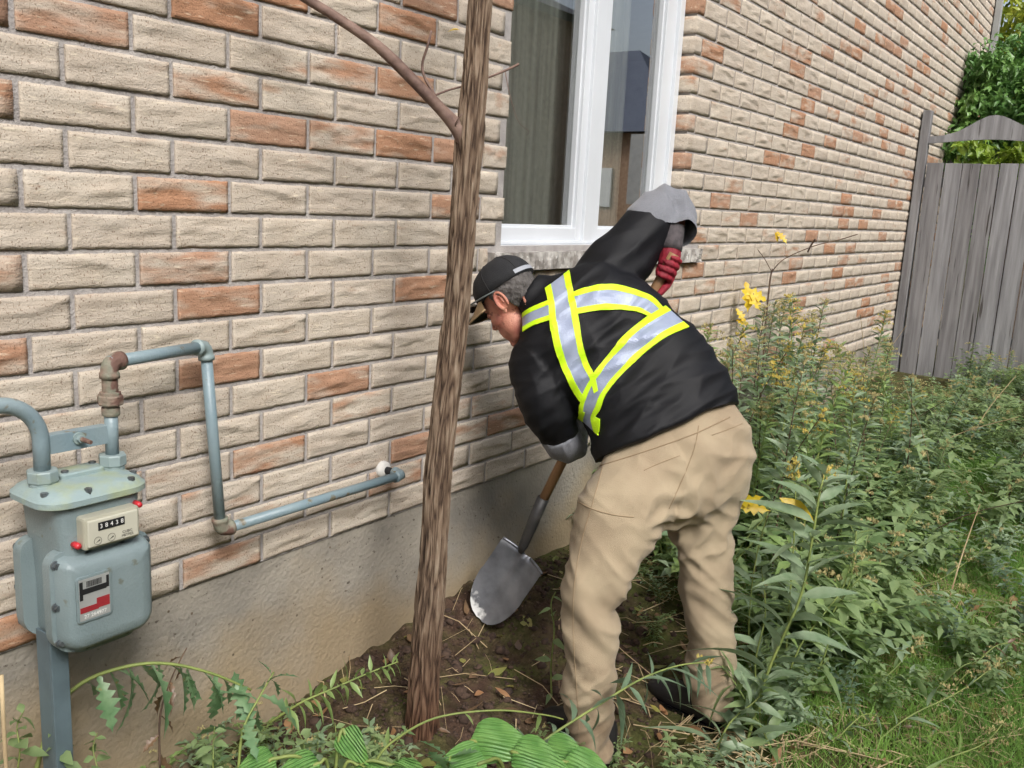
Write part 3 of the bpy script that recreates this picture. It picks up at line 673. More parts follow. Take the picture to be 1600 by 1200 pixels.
reg = MB().box((cx_ - .034, yf - .0012, iz1 - .030), (cx_ + .024, yf + .001, iz1 - .013)).build('register', M['black'], idx)
for k, d in enumerate('38438'): text(d, .013, M['whitep'], idx, (cx_ - .028 + k * .0115, yf - .0016, iz1 - .0215), 'digit')
text('CUBIC\nMETRES', .0078, M['dark_print'], idx, (cx_ + .030, yf - .0004, iz0 + .018), 'lettering')
for k in (-.036, -.006): 
    ring = MB(); ring.loft([[(cx_ + k + math.cos(a) * r, yf - .0004 - e, iz0 + .018 + math.sin(a) * r) for a in np.linspace(0, 2 * math.pi, 21)[:-1]] for r, e in ((.0085, 0), (.0085, .0004), (.0078, .0004), (.0078, 0))], cap=False); ring.build('dial', M['dark_print'], idx)
    MB().add([(cx_ + k - .005, yf - .0006, iz0 + .014), (cx_ + k + .004, yf - .0006, iz0 + .0205), (cx_ + k + .005, yf - .0006, iz0 + .018)], [(0, 2, 1)]).build('needle', M['black'], idx)
for x, z in ((ix0 - .006, iz0 + .010), (ix1 + .008, iz1 - .004)):
    MB().tube([(x, -.240, z), (x, -.258, z), (x, -.264, z)], [.007, .007, .005], 12).build('seal', M['redcap'], idx, smooth=True)
# nameplate
nx0, nx1, nz0, nz1 = MX - .082, MX - .006, .152, .252; yp = -.2745
c = MB(); plate(c, [(yp + .002, 0), (yp - .003, 0), (yp - .0035, .002)], b=(nx0, nx1, nz0, nz1, .008, .008)); npl = c.build('nameplate', M['meter'], meter, fixn=True)
yp -= .0037
MB().box((nx0 + .005, yp - .0004, nz0 + .005), (nx1 - .005, yp + .0005, nz1 - .005)).build('plate_face', M['silverp'], npl)
yp -= .0006
pw = nx1 - nx0 - .012; x0 = nx0 + .006
MB().box((x0, yp - .0004, nz1 - .050), (x0 + .007, yp + .0005, nz1 - .010)).box((x0 + .007, yp - .0004, nz1 - .038), (x0 + pw - .006, yp + .0005, nz1 - .026)).box((x0 + pw - .006, yp - .0004, nz1 - .036), (x0 + pw, yp + .0005, nz1 - .010)).build('print', M['black'], npl)
bar = MB(); q = x0 + .015; rs = random.Random(4)
while q < x0 + pw - .016: ww = rs.choice((.0008, .0012, .0018)); bar.box((q, yp - .0004, nz1 - .024), (q + ww, yp + .0005, nz1 - .011)); q += ww + rs.choice((.0008, .0012))
bar.build('barcode', M['black'], npl)
MB().box((x0, yp - .0004, nz0 + .022), (x0 + pw * .62, yp + .0005, nz0 + .034)).box((x0 + pw * .56, yp - .0004, nz0 + .034), (x0 + pw, yp + .0005, nz0 + .046)).box((x0 + pw * .62, yp - .0004, nz0 + .024), (x0 + pw, yp + .0005, nz0 + .0338)).build('print', M['redp'], npl)
text('27 264977', .0115, M['whitep'], npl, (x0 + pw / 2, yp - .0004, nz0 + .013), 'lettering')
# post under the meter
pc = at(80, 1010, Y=-.15)
MB().box((pc.x - .019, -.185, -.75), (pc.x + .019, -.178, .10), .002).box((pc.x - .019, -.178, -.75), (pc.x - .013, -.125, .10), .002).box((pc.x + .013, -.178, -.75), (pc.x + .019, -.125, .10), .002).build('post', mat('post_paint', S(92, 108, 114), S(78, 92, 98), rough=.5, scale=10), meter)
# ---------------------------------------------------------------- pipework
IN = Vector((MX - .079, -.16, 0)); OUT = Vector((MX + .075, -.16, 0))
def hexnut(mb, c, z0, z1, r):
    mb.loft([[(c.x + math.cos(a) * rr, c.y + math.sin(a) * rr, z) for a in np.linspace(0, 2 * math.pi, 9)[:-1]] for z, rr in ((z0, r * .93), (z0 + .003, r), (z1 - .003, r), (z1, r * .93))]); return mb
inlet = tag(empty('inlet_pipe', (IN.x, IN.y, .42)), 'curved grey gas inlet pipe bending down into the meter with cross bar bracket', 'pipe')
arc = [Vector((IN.x, IN.y, .445)), Vector((IN.x, IN.y, .52))]
for k in range(1, 11):
    a = math.pi / 2 * k / 10 * 1.05; arc.append(Vector((IN.x - .085 * (1 - math.cos(a)), IN.y, .52 + .085 * math.sin(a))))
arc += [arc[-1] + Vector((-.15, 0, -.002)), arc[-1] + Vector((-.5, 0, -.01))]
MB().tube(arc, .0165, 20).build('pipe', M['pipe'], inlet, smooth=True)
hexnut(MB(), IN, .432, .458, .031).build('nut', M['nut'], inlet); MB().cyl((IN.x, IN.y, .424), (IN.x, IN.y, .434), .027, 20).build('collar', M['nut'], inlet, smooth=False)
MB().box((IN.x + .012, -.166, .488), (OUT.x - .010, -.160, .528), .001).box((IN.x + .012, -.160, .524), (OUT.x - .010, -.140, .528), .001).build('bracket', M['pipe'], inlet)
bx = IN.x + .076
MB().cyl((bx, -.166, .512), (bx, -.171, .512), .013, 18).cyl((bx, -.171, .512), (bx, -.181, .512), .0085, 6).build('nut', M['nut'], inlet)
MB().tube([(bx, -.18, .512), (bx + .002, -.192, .511), (bx + .004, -.207, .510)], [.0055, .005, .0045], 10).build('stud', M['rusty'], inlet)
E3 = at(345, 828, Y=-.085); END = at(628, 742, Y=-.085); ZT = .665
E1 = Vector((OUT.x, OUT.y, ZT)); E2 = at(321, 541, Y=-.075)
E3.z = END.z = (E3.z + END.z) / 2
outlet = tag(empty('outlet_pipe', (OUT.x, OUT.y, .42)), 'painted steel gas outlet pipe with rusty elbows looping down and into the wall', 'pipe')
hexnut(MB(), OUT, .436, .462, .029).build('nut', M['nut'], outlet); MB().cyl((OUT.x, OUT.y, .424), (OUT.x, OUT.y, .438), .025, 20).build('collar', M['nut'], outlet)
PR = .0142
MB().cyl((OUT.x, OUT.y, .45), (OUT.x, OUT.y, .565), PR, 20).build('pipe', M['pipe'], outlet, smooth=True)
un = MB(); un.tube([(OUT.x, OUT.y, z) for z in (.548, .552, .566, .567, .572)], [.0175, .019, .019, .0165, .0165], 20); hexnut(un, OUT, .572, .594, .027); un.tube([(OUT.x, OUT.y, z) for z in (.594, .6, .601, .615, .64)], [.022, .022, .0165, .0165, .0165], 20)
un.build('union', M['rusty'], outlet)
def elbow(a, c, b, name='elbow', r=.0185, m='rusty', arm=.034):
    "elbow centred at c, arms toward a and b"
    a, b, c = Vector(a), Vector(b), Vector(c); d1 = (a - c).normalized(); d2 = (b - c).normalized(); mb = MB(); pts = [c + d1 * arm, c + d1 * (arm * .72)]
    for k in range(7):
        q = k / 6; pts.append(c + d1 * arm * .62 * (1 - q) ** 2 + d2 * arm * .62 * q ** 2)
    pts += [c + d2 * (arm * .72), c + d2 * arm]
    mb.tube(pts, [r * 1.14, r * 1.14] + [r] * 7 + [r * 1.14, r * 1.14], 20); return mb.build(name, M[m], outlet, smooth=True)
elbow((E1.x, E1.y, 0), E1, E2); MB().cyl(E1, E2, PR, 20).build('pipe', M['pipe'], outlet, smooth=True)
elbow(E1, E2, E3, r=.0175, m='nut'); MB().cyl(E2, E3, PR, 20).build('pipe', M['pipe'], outlet, smooth=True)
elbow(E2, E3, END); MB().cyl(E3, END, PR, 20).build('pipe', M['pipe'], outlet, smooth=True)
elbow(E3, END, END + Vector((0, 1, 0)), r=.017, m='pipe'); MB().cyl(END, (END.x, .03, END.z), PR * .9, 16).build('pipe', M['black'], outlet, smooth=True)
se = MB(); se.tube([(END.x, .01, END.z), (END.x, -.012, END.z + .002), (END.x, -.02, END.z + .003)], [.032, .027, .016], 18)
se.v = [(x + .004 * noise.noise(Vector((x, y, z)) * 60), y, z + .005 * noise.noise(Vector((x, z, y)) * 55)) for x, y, z in se.v]
se.build('sealant', mat('caulk', S(222, 220, 214), S(200, 198, 192), rough=.8), outlet, smooth=True)
# ---------------------------------------------------------------- the worker
def ringE(Lp, Rp, d, ax=None, n=30, ex=2.4, sh=0):
    "ring between two silhouette points (px, py, v); d = half thickness across"
    a, b = at(*Lp), at(*Rp); return [(a + b) / 2, (b - a) / 2, d, ex, sh]
def lofter(rings, n=32, sub=5):
    C = [r[0] for r in rings]; out = []
    for i, r in enumerate(rings):
        axd = (C[min(i + 1, len(C) - 1)] - C[max(i - 1, 0)]).normalized(); a = r[1]; bdir = axd.cross(a).normalized(); R_ = []
        for k in range(n):
            t = 2 * math.pi * k / n; c_, s_ = math.cos(t), math.sin(t); e = 2 / r[3]
            R_.append(r[0] + a * (abs(c_) ** e * (1 if c_ > 0 else -1)) + bdir * (r[2] * abs(s_) ** e * (1 if s_ > 0 else -1) + r[4]))
        out.append(R_)
    return [[Vector(p) for p in R_] for R_ in cat_rom(np.array([[tuple(p) for p in R_] for R_ in out]), sub)]
def tubeP(pts, n=20, sub=5):
    "round tube through (px, py, v, r)"
    P = cat_rom([[*at(x, y, v), r] for x, y, v, r in pts], sub); rings = []; up = Vector((0, 0, 1))
    for i, p in enumerate(P):
        t = Vector(P[min(i + 1, len(P) - 1)][:3] - P[max(i - 1, 0)][:3]).normalized()
        a = t.cross(up).normalized(); up = a.cross(t).normalized(); c = Vector(p[:3])
        rings.append([c + (a * math.cos(2 * math.pi * k / n) + up * math.sin(2 * math.pi * k / n)) * p[3] for k in range(n)])
    return rings
def remesh(mb, vox, smooth=4):
    me = mb.mesh('tmp'); bm = bmesh.new(); bm.from_mesh(me); bmesh.ops.recalc_face_normals(bm, faces=bm.faces[:]); bm.to_mesh(me); bm.free()
    o = bpy.data.objects.new('tmp', me); COL.objects.link(o); md = o.modifiers.new('r', 'REMESH'); md.mode = 'VOXEL'; md.voxel_size = vox
    dg = bpy.context.evaluated_depsgraph_get(); out = bpy.data.meshes.new_from_object(o.evaluated_get(dg)); bpy.data.objects.remove(o); bpy.data.meshes.remove(me)
    bm = bmesh.new(); bm.from_mesh(out)
    for _ in range(smooth): bmesh.ops.smooth_vert(bm, verts=bm.verts[:], factor=.5, use_axis_x=True, use_axis_y=True, use_axis_z=True)
    bm.to_mesh(out); bm.free(); return out
def displace(me, fn):
    n = len(me.vertices); co = np.zeros(n * 3); no = np.zeros(n * 3); me.vertices.foreach_get('co', co); me.vertex_normals.foreach_get('vector', no)
    co = co.reshape(-1, 3); no = no.reshape(-1, 3)
    d = np.array([fn(Vector(c), Vector(q)) for c, q in zip(co, no)])
    me.vertices.foreach_set('co', (co + no * d[:, None]).ravel()); me.update(); me.shade_smooth()
def cut(me, keep):
    "delete vertices where keep(co) is False"
    bm = bmesh.new(); bm.from_mesh(me); bmesh.ops.delete(bm, geom=[v for v in bm.verts if not keep(v.co)], context='VERTS'); bm.to_mesh(me); bm.free(); me.shade_smooth(); return me
def smin(a, b): return min(a, b)
M['khaki'] = mat('khaki_twill', S(166, 150, 124), S(150, 133, 109), rough=.9, scale=7, bump=.5, bscale=420, sheen=.1)
M['jacket'] = mat('black_softshell', S(12, 13, 18), S(8, 9, 13), rough=.62, scale=5, bump=.3, bscale=300, sheen=.0, spec=.3)
M['greyknit'] = mat('grey_marl', S(122, 124, 130), S(112, 114, 120), rough=.95, scale=260, bump=.6, bscale=260, sheen=.2)
M['lime'] = mat('hi_vis_lime', S(208, 250, 30), S(196, 242, 20), rough=.6, scale=30, bump=.3, bscale=300)
_b = M['lime'].node_tree.nodes['Principled BSDF']
M['silver'] = mat('reflective_tape', S(152, 162, 184), S(134, 144, 168), rough=.42, scale=14, metal=.1, bump=.25, bscale=240)
M['skin'] = mat('skin', S(196, 138, 116), S(178, 110, 94), rough=.55, scale=22, bump=.5, bscale=260, sss=.06, c3=S(150, 98, 84), c3t=.6, c3s=55)
M['hair'] = mat('grey_hair', S(96, 92, 90), S(58, 54, 52), rough=.7, scale=50, stretch=(1, 1, 1), bump=1, bscale=160)
M['capcloth'] = mat('black_cap', S(34, 35, 38), S(26, 27, 30), rough=.85, scale=20, bump=.5, bscale=350)
M['camel'] = mat('tan_peak', S(176, 152, 118), S(158, 134, 102), rough=.85, scale=30, bump=.4, bscale=300)
M['redglove'] = mat('red_glove', S(150, 28, 46), S(116, 20, 36), rough=.7, scale=22, bump=.5, bscale=200)
M['whiteglove'] = mat('pale_glove', S(196, 198, 198), S(168, 170, 172), rough=.8, scale=30, bump=.6, bscale=200)
M['greycuff'] = mat('grey_cuff', S(84, 78, 80), S(66, 62, 64), rough=.9, scale=60, bump=.6, bscale=240)
M['boot'] = mat('black_boot', S(34, 32, 34), S(26, 25, 26), rough=.6, scale=14, bump=.4)
M['darkglass'] = mat('dark_lens', S(16, 16, 18), rough=.08, spec=.6)
M['strapgrey'] = mat('cap_strap', S(150, 154, 162), rough=.6)
M['tempgrey'] = mat('eyewear_arm', S(96, 104, 104), rough=.4)

person = tag(empty('person', at(1000, 1150, 2.55)), 'worker in black jacket with hi-vis straps, khaki trousers and cap, bent over digging', 'person')
# --- trousers
tr = MB()
tr.loft(lofter([ringE((968, 660, 2.80), (1108, 592, 2.86), .09), ringE((948, 700, 2.75), (1138, 626, 2.82), .118), ringE((930, 742, 2.69), (1166, 668, 2.80), .142), ringE((916, 780, 2.66), (1170, 712, 2.80), .152), ringE((925, 815, 2.64), (1152, 762, 2.79), .135), ringE((965, 835, 2.65), (1122, 800, 2.78), .08)], ))
LEFT = [((945, 725, 2.70), (1075, 690, 2.74), .095), ((904, 780, 2.62), (1066, 775, 2.66), .125), ((892, 850, 2.575), (1016, 855, 2.60), .115), ((879, 920, 2.53), (978, 915, 2.555), .10), ((880, 960, 2.51), (966, 952, 2.53), .092), ((885, 1030, 2.49), (963, 1025, 2.505), .082), ((880, 1085, 2.475), (961, 1083, 2.485), .080), ((886, 1130, 2.465), (957, 1135, 2.47), .075), ((900, 1175, 2.455), (958, 1184, 2.46), .072)]
RIGHT = [((1050, 700, 2.79), (1160, 676, 2.82), .10), ((1046, 770, 2.78), (1166, 742, 2.81), .12), ((1046, 820, 2.775), (1148, 800, 2.80), .115), ((1055, 875, 2.765), (1142, 850, 2.78), .10), ((1063, 920, 2.755), (1141, 897, 2.77), .092), ((1070, 967, 2.745), (1145, 967, 2.75), .084), ((1077, 1014, 2.73), (1147, 1037, 2.735), .08), ((1073, 1070, 2.715), (1144, 1085, 2.72), .078), ((1085, 1110, 2.70), (1134, 1122, 2.705), .074)]
for leg in (LEFT, RIGHT): tr.loft(lofter([ringE(*r) for r in leg], n=28))
me = remesh(tr, .0065, 6)
LK, RK = at(922, 935, 2.53), at(1102, 905, 2.76); LA, RA = at(925, 1140, 2.46), at(1110, 1085, 2.71); CRO = at(1040, 800, 2.72)
def trw(c, n):
    h = 0
    p = Vector((c.dot(HU), c.dot(HV), c.z))
    for K, A in ((LK, LA), (RK, RA)):
        d = (c - K); hz = abs(d.dot(HU)) + abs(d.dot(HV))
        if hz > .30: continue
        k = math.exp(-(max(0, abs(d.z + .02) - .05) / .12) ** 2)                      # bunching round the knee
        f = noise.noise(Vector((p.x * 5, p.y * 5, p.z * 15 + p.x * 13)) + K); h += .019 * k * (.5 - abs(f) * 2.4) * (.85 + .9 * noise.noise(p * 6 + K))
        k = math.exp(-((c.z - A.z - .05) / .10) ** 2)                                   # stacked folds above the boot
        f = noise.noise(Vector((p.x * 4, p.y * 4, p.z * 19 - p.x * 12)) - K); h += .020 * k * (.5 - abs(f) * 2.4) * (.85 + .9 * noise.noise(p * 7 - K))
        f = noise.noise(Vector((p.x * 9, p.y * 9, p.z * 5)) + K * 3); h += .005 * f
        f = noise.noise(Vector((p.x * 5 + p.y * 5, (p.z + p.x * .55) * 15, 3)) - K * 2); h += .008 * (.5 - abs(f) * 2.6) * max(0, .25 + 1.6 * noise.noise(p * 4.5 + K))
    d = c - CRO; k = math.exp(-(d.length / .22) ** 2)
    f = noise.noise(Vector((p.x * 6 + p.z * 14, p.y * 6, p.z * 9 - p.x * 14))); h += .017 * k * (.5 - abs(f) * 2.4)
    h += .005 * noise.noise(p * 7)
    f = noise.noise(Vector(((p.x - p.z * .8) * 13, (p.x + p.z) * 4, 3)) + Vector((9, 2, 4))); h += .006 * (.5 - abs(f) * 2.6) * max(0, .1 + 1.4 * noise.noise(p * 4 - K))
    return h
displace(me, trw)
HEMZ = at(935, 1182, 2.46).z
def soiled(m, z0, z1, col):
    "earth rubbed into the lower legs"
    t = m.node_tree; b = t.nodes['Principled BSDF']; N = t.nodes.new; L = t.links.new; src = b.inputs['Base Color'].links[0].from_socket
    tc = N('ShaderNodeTexCoord'); n = N('ShaderNodeTexNoise'); n.inputs['Scale'].default_value = 14; n.inputs['Detail'].default_value = 7; L(tc.outputs['Object'], n.inputs['Vector'])
    sp = N('ShaderNodeSeparateXYZ'); L(tc.outputs['Object'], sp.inputs[0]); r = N('ShaderNodeMapRange'); r.inputs[1].default_value = z1; r.inputs[2].default_value = z0; r.inputs[3].default_value = -.25; r.inputs[4].default_value = .3; L(sp.outputs[2], r.inputs[0])
    ad = N('ShaderNodeMath'); ad.operation = 'ADD'; L(n.outputs[0], ad.inputs[0]); L(r.outputs[0], ad.inputs[1]); r2 = N('ShaderNodeMapRange'); r2.inputs[1].default_value = .52; r2.inputs[2].default_value = .75; r2.inputs[4].default_value = .7; L(ad.outputs[0], r2.inputs[0])
    x = N('ShaderNodeMix'); x.data_type = 'RGBA'; L(r2.outputs[0], x.inputs[0]); L(src, x.inputs[6]); x.inputs[7].default_value = (*col, 1); L(x.outputs[2], b.inputs['Base Color'])
soiled(M['khaki'], -.58, -.05, S(118, 98, 76))
trousers = link('trousers', me, M['khaki'], person)
# stitched seams and pocket edges lying on the cloth
def bvh_of(me): return BVHTree.FromPolygons([v.co for v in me.vertices], [tuple(p.vertices) for p in me.polygons])
def project(bvh, x, y, off=.002):
    h = bvh.ray_cast(CAM, ray(x, y).normalized())
    return (h[0] + h[1] * off, h[1]) if h[0] is not None else None
tb = bvh_of(me)
M['seam'] = mat('khaki_seam', S(150, 131, 104), S(140, 120, 94), rough=.9)
def seam(pts, bvh, mtl, parent, r=.0014, name='seam'):
    P = cat_rom([[float(a), float(b)] for a, b in pts], 10); Q = [project(bvh, x, y, .0006) for x, y in P]; Q = [q[0] for q in Q if q]
    if len(Q) > 2: return MB().tube(Q, r, 5).build(name, mtl, parent, smooth=True)
seam([(1092, 665), (1085, 700), (1068, 745), (1045, 795)], tb, M['seam'], trousers, .0018)
seam([(1112, 680), (1135, 672), (1160, 662)], tb, M['seam'], trousers); seam([(1006, 735), (1035, 722), (1062, 712)], tb, M['seam'], trousers)
seam([(905, 785), (930, 797), (962, 805), (990, 808)], tb, M['seam'], trousers, .002)
seam([(942, 730), (925, 790), (908, 850), (897, 920), (896, 990), (900, 1060), (905, 1140)], tb, M['seam'], trousers)
seam([(937, 728), (1000, 708), (1080, 680), (1140, 652)], tb, M['seam'], trousers, .002, 'waistband')
# --- jacket
jk = MB()
TORSO = [((929, 724, 2.72), (1153, 634, 2.82), .172), ((924, 697, 2.75), (1143, 600, 2.84), .166), ((910, 655, 2.79), (1112, 548, 2.87), .155), ((886, 632, 2.81), (1074, 502, 2.90), .150), ((850, 608, 2.82), (1022, 456, 2.93), .142), ((822, 572, 2.83), (970, 424, 2.955), .130), ((812, 535, 2.86), (925, 412, 2.97), .110), ((818, 502, 2.89), (886, 422, 2.96), .082), ((818, 490, 2.90), (864, 427, 2.95), .068), ((809, 482, 2.905), (848, 426, 2.945), .064), ((803, 477, 2.91), (838, 426, 2.94), .058)]
jk.loft(lofter([ringE(*r) for r in TORSO], n=40))
LARM = [(862, 545, 2.87, .085), (845, 570, 2.84, .093), (846, 606, 2.815, .089), (860, 646, 2.81, .078), (872, 672, 2.84, .066), (876, 680, 2.855, .062)]
RARM = [(925, 450, 2.97, .095), (952, 425, 2.99, .100), (985, 392, 3.03, .096), (1010, 360, 3.07, .091), (1024, 347, 3.10, .088)]
jk.loft(tubeP(LARM)); jk.loft(tubeP(RARM))
me = remesh(jk, .0065, 8)
SL, SR = at(842, 560, 2.8), at(950, 430, 2.95); EL = at(860, 650, 2.8)
def jw(c, n):
    p = Vector((c.dot(HU), c.dot(HV), c.z)); h = .006 * noise.noise(p * 5)
    x, y, _ = pix(c)
    s = (x - 1040) * .39 - (y - 678) * .92                        # px from the hem, towards the head
    k = math.exp(-((s - 20) / 55) ** 2)                                             # drape above the hem
    f = noise.noise(Vector((x * .006, y * .022 + x * .010, 1))); h += .010 * k * (.55 - abs(f) * 2.3)
    for A, rr, dx, dy in ((SL, .20, .020, .012), (SR, .20, .012, .024), (EL, .16, .030, .012)):
        k = math.exp(-((c - A).length / rr) ** 2); f = noise.noise(Vector((x * dx, y * dy, 4 + rr))); h += .010 * k * (.55 - abs(f) * 2.4)
    f = noise.noise(Vector(((x + y) * .026, (x - y) * .006, 8))); h += .005 * (.5 - abs(f) * 2.5)
    f = noise.noise(Vector(((x * .35 + y * .94) * .032, (x * .94 - y * .35) * .0055, 3))); h += .006 * (.5 - abs(f) * 2.8)
    return h * min(1, max(0, ((c - at(1024, 347, 3.1)).length - .09) / .08))
displace(me, jw)
jacket = link('jacket', me, M['jacket'], person)
jb = bvh_of(me)
# grey lower sleeves
gs = MB(); gs.loft(tubeP([(1013, 357, 3.08, .094), (1017, 352, 3.085, .0955), (1032, 336, 3.12, .088), (1045, 329, 3.13, .072), (1055, 337, 3.12, .060), (1056, 350, 3.09, .056), (1058, 363, 3.05, .060), (1058, 376, 3.02, .062), (1058, 386, 3.0, .062)], n=24))
g_me = remesh(gs, .005, 5)
displace(g_me, lambda c, n: min(1, max(0, ((c - at(1014, 356, 3.085)).length - .10) / .05)) * .018 * (1 - 2.4 * abs(noise.noise(Vector((pix(c)[0] * .028, pix(c)[1] * .012, 2))))) + .004 * noise.noise(c * 18))
_p, _d = at(1058, 367, 3.04), (at(1062, 388, 3.0) - at(1056, 345, 3.09)).normalized(); cut(g_me, lambda c: (c - _p).dot(_d) < 0)
link('sleeve', g_me, M['greyknit'], jacket)
gs = MB(); gs.loft(tubeP([(872, 672, 2.84, .066), (877, 683, 2.86, .068), (886, 693, 2.90, .062), (896, 694, 2.94, .052), (900, 692, 2.95, .046)], n=22))
g_me = remesh(gs, .004, 4); displace(g_me, lambda c, n: .006 * (1 - 2.4 * abs(noise.noise(Vector((pix(c)[0] * .05, pix(c)[1] * .02, 2))))))
link('sleeve', g_me, M['greyknit'], jacket)
# --- hi-vis straps laid on the jacket
def strap(path, bvh=None):
    "path: (x, y) left edge, (x, y) right edge, in photo pixels along the strap; three bands"
    bvh = bvh or jb
    A = cat_rom([[*a, *b] for a, b in path], 12); W = [0, .09, .20, .235, .35, .5, .65, .765, .80, .91, 1]
    rows = []
    for r in A:
        row = []
        for q in W:
            x, y = r[0] + (r[2] - r[0]) * q, r[1] + (r[3] - r[1]) * q; row.append(project(bvh, x, y, .0042))
        if all(row): rows.append(row)
    if len(rows) < 2: return
    root = None
    for nm, mt, i0, i1, e in (('tape', 'silver', 2, 8, .0), ('lime_band', 'lime', 0, 3, .0012), ('lime_band', 'lime', 7, 10, .0012)):
        mb = MB(); R_ = []
        for row in rows:
            top = [row[i][0] + row[i][1] * e for i in range(i0, i1 + 1)]; bot = [row[i][0] - row[i][1] * .003 for i in range(i1, i0 - 1, -1)]
            R_.append(top + bot)
        mb.loft(R_); mb.build(nm, M[mt], jacket, smooth=False, fixn=True)
# right shoulder to lower left flank (lies under), band over the upper back, left shoulder wrap, left flank diagonal
strap([((1036, 482), (1012, 494)), ((1012, 461), (990, 487)), ((958, 445), (945, 484)), ((920, 449), (908, 490)), ((894, 458), (893, 494))][::-1])
strap([((797, 538), (795, 512)), ((815, 521), (815, 492)), ((836, 508), (832, 481)), ((860, 500), (858, 470))])
strap([((848, 436), (888, 408)), ((856, 468), (893, 440)), ((862, 520), (903, 490)), ((872, 560), (909, 530)), ((885, 590), (918, 563)), ((897, 612), (930, 588)), ((908, 628), (935, 610))])
strap([((906, 652), (936, 680)), ((906, 640), (930, 655)), ((909, 618), (938, 640)), ((922, 592), (948, 615)), ((945, 560), (972, 585)), ((975, 525), (1004, 555)), ((1005, 498), (1040, 528)), ((1038, 478), (1076, 512))])
strap([((899, 664), (925, 690)), ((904, 652), (936, 676)), ((908, 640), (938, 655))])
# --- body (skin): head and neck show; the rest is inside the clothes
HC = at(803, 471, 2.93)                                  # head centre, between the ears
def uvz(a, b, c): return HU * a + HV * b + HZ * c
HUP = uvz(-.60, .35, .72).normalized(); HFW = uvz(-.57, .44, -.69); HFW = (HFW - HUP * HFW.dot(HUP)).normalized(); HLF = HUP.cross(HFW)
def hp(f, l, u): return HC + HFW * f + HLF * l + HUP * u
def ell(mb, c, r, rot=None, seg=20):
    "ellipsoid in head axes: c and r as (forward, left, up)"
    bm = bmesh.new(); bmesh.ops.create_uvsphere(bm, u_segments=seg, v_segments=seg * 3 // 4, radius=1)
    for v in bm.verts:
        p = Vector((v.co.x * r[0], v.co.y * r[1], v.co.z * r[2]))
        if rot: p = Matrix.Rotation(rot, 3, 'Y') @ p
        v.co = hp(c[0] + p.x, c[1] + p.y, c[2] + p.z)
    mb.addbm(bm)
hd = MB()
ell(hd, (-.005, 0, .045), (.098, .074, .088)); ell(hd, (.035, 0, .025), (.062, .062, .07)); ell(hd, (.045, 0, -.045), (.050, .053, .065)); ell(hd, (.052, 0, -.088), (.034, .038, .028))
ell(hd, (.088, 0, -.102), (.016, .018, .016)); ell(hd, (.075, 0, -.055), (.032, .040, .045)); ell(hd, (.082, 0, .035), (.020, .050, .016)); ell(hd, (.066, .036, -.018), (.026, .024, .026)); ell(hd, (.066, -.036, -.018), (.026, .024, .026))
hd.loft([[hp(f + math.cos(a) * w_ * .8, math.sin(a) * w_, u) for a in np.linspace(0, 2 * math.pi, 13)[:-1]] for f, u, w_ in ((.092, .028, .010), (.103, .008, .011), (.113, -.010, .013), (.117, -.020, .0165), (.108, -.029, .0175), (.094, -.034, .014))])
ell(hd, (.102, .013, -.026), (.010, .008, .007)); ell(hd, (.102, -.013, -.026), (.010, .008, .007)); ell(hd, (.100, 0, -.053), (.011, .022, .0055)); ell(hd, (.098, 0, -.066), (.012, .020, .0065))
nb = at(858, 462, 2.93)
def ringc(c, ax, r, n=18, rx=None):
    ax = Vector(ax).normalized(); a = ax.cross(Vector((.3, .2, 1))).normalized(); b = ax.cross(a); return [c + (a * math.cos(t) + b * math.sin(t) * (rx or 1)) * r for t in np.linspace(0, 2 * math.pi, n + 1)[:-1]]
n0 = hp(-.025, 0, -.03); axn = (nb - n0)
hd.loft([ringc(n0 - axn * .1, axn, .052), ringc(n0, axn, .056), ringc(n0.lerp(nb, .5), axn, .052), ringc(nb, axn, .050), ringc(n0.lerp(nb, 1.6), axn, .055)])
inner = lambda rings, k: [[(R_[0]), R_[1] * k, R_[2] * k, R_[3], R_[4]] for R_ in rings]
hd.loft(lofter(inner([ringE(*r) for r in TORSO[1:8]], .70), n=24)); 
for leg in (LEFT, RIGHT): hd.loft(lofter(inner([ringE(*r) for r in leg], .66), n=18))
hd.loft(tubeP([(x, y, v, r * .62) for x, y, v, r in LARM] + [(893, 690, 2.95, .03)])); hd.loft(tubeP([(x, y, v, r * .6) for x, y, v, r in RARM] + [(1050, 340, 3.12, .040), (1056, 358, 3.07, .030), (1051, 378, 3.03, .024)]))
b_me = remesh(hd, .0042, 3); b_me.shade_smooth()
# eye sockets and nostril pressed in
def facew(c, n):
    h = 0
    if (c - HC).length > .16: return 0
    for s in (1, -1):
        h -= .009 * math.exp(-((c - hp(.092, .031 * s, .012)).length / .013) ** 2); h -= .004 * math.exp(-((c - hp(.110, .008 * s, -.032)).length / .005) ** 2)
    d = c - hp(.112, 0, -.0595); h -= .005 * math.exp(-(d.dot(HUP) / .003) ** 2 - (d.dot(HLF) / .024) ** 2 - (d.dot(HFW) / .03) ** 2)
    return h
displace(b_me, facew)
body = link('body', b_me, M['skin'], person)
hbvh = bvh_of(b_me)
# ears
for s in (1, -1):
    e = MB(); P = []
    for k in range(15):
        a = math.radians(-50 + 290 * k / 14); P.append(hp(-.012 - .0165 * math.cos(a) - .006, s * (.075 + .010 + .006 * math.sin(a * .5)), .002 + .031 * math.sin(a)))
    e.tube(P, [.0035] + [.0050] * 13 + [.0055], 8)
    ell(e, (-.014, s * .079, .0), (.015, .006, .027)); ell(e, (-.002, s * .078, -.026), (.008, .0055, .010))
    P = [hp(-.012 - .010 * math.cos(a), s * .0855, .004 + .019 * math.sin(a)) for a in np.linspace(math.radians(-30), math.radians(200), 9)]; e.tube(P, .0035, 6)
    em = remesh(e, .0022, 2); em.shade_smooth(); link('ear', em, M['skin'], body)
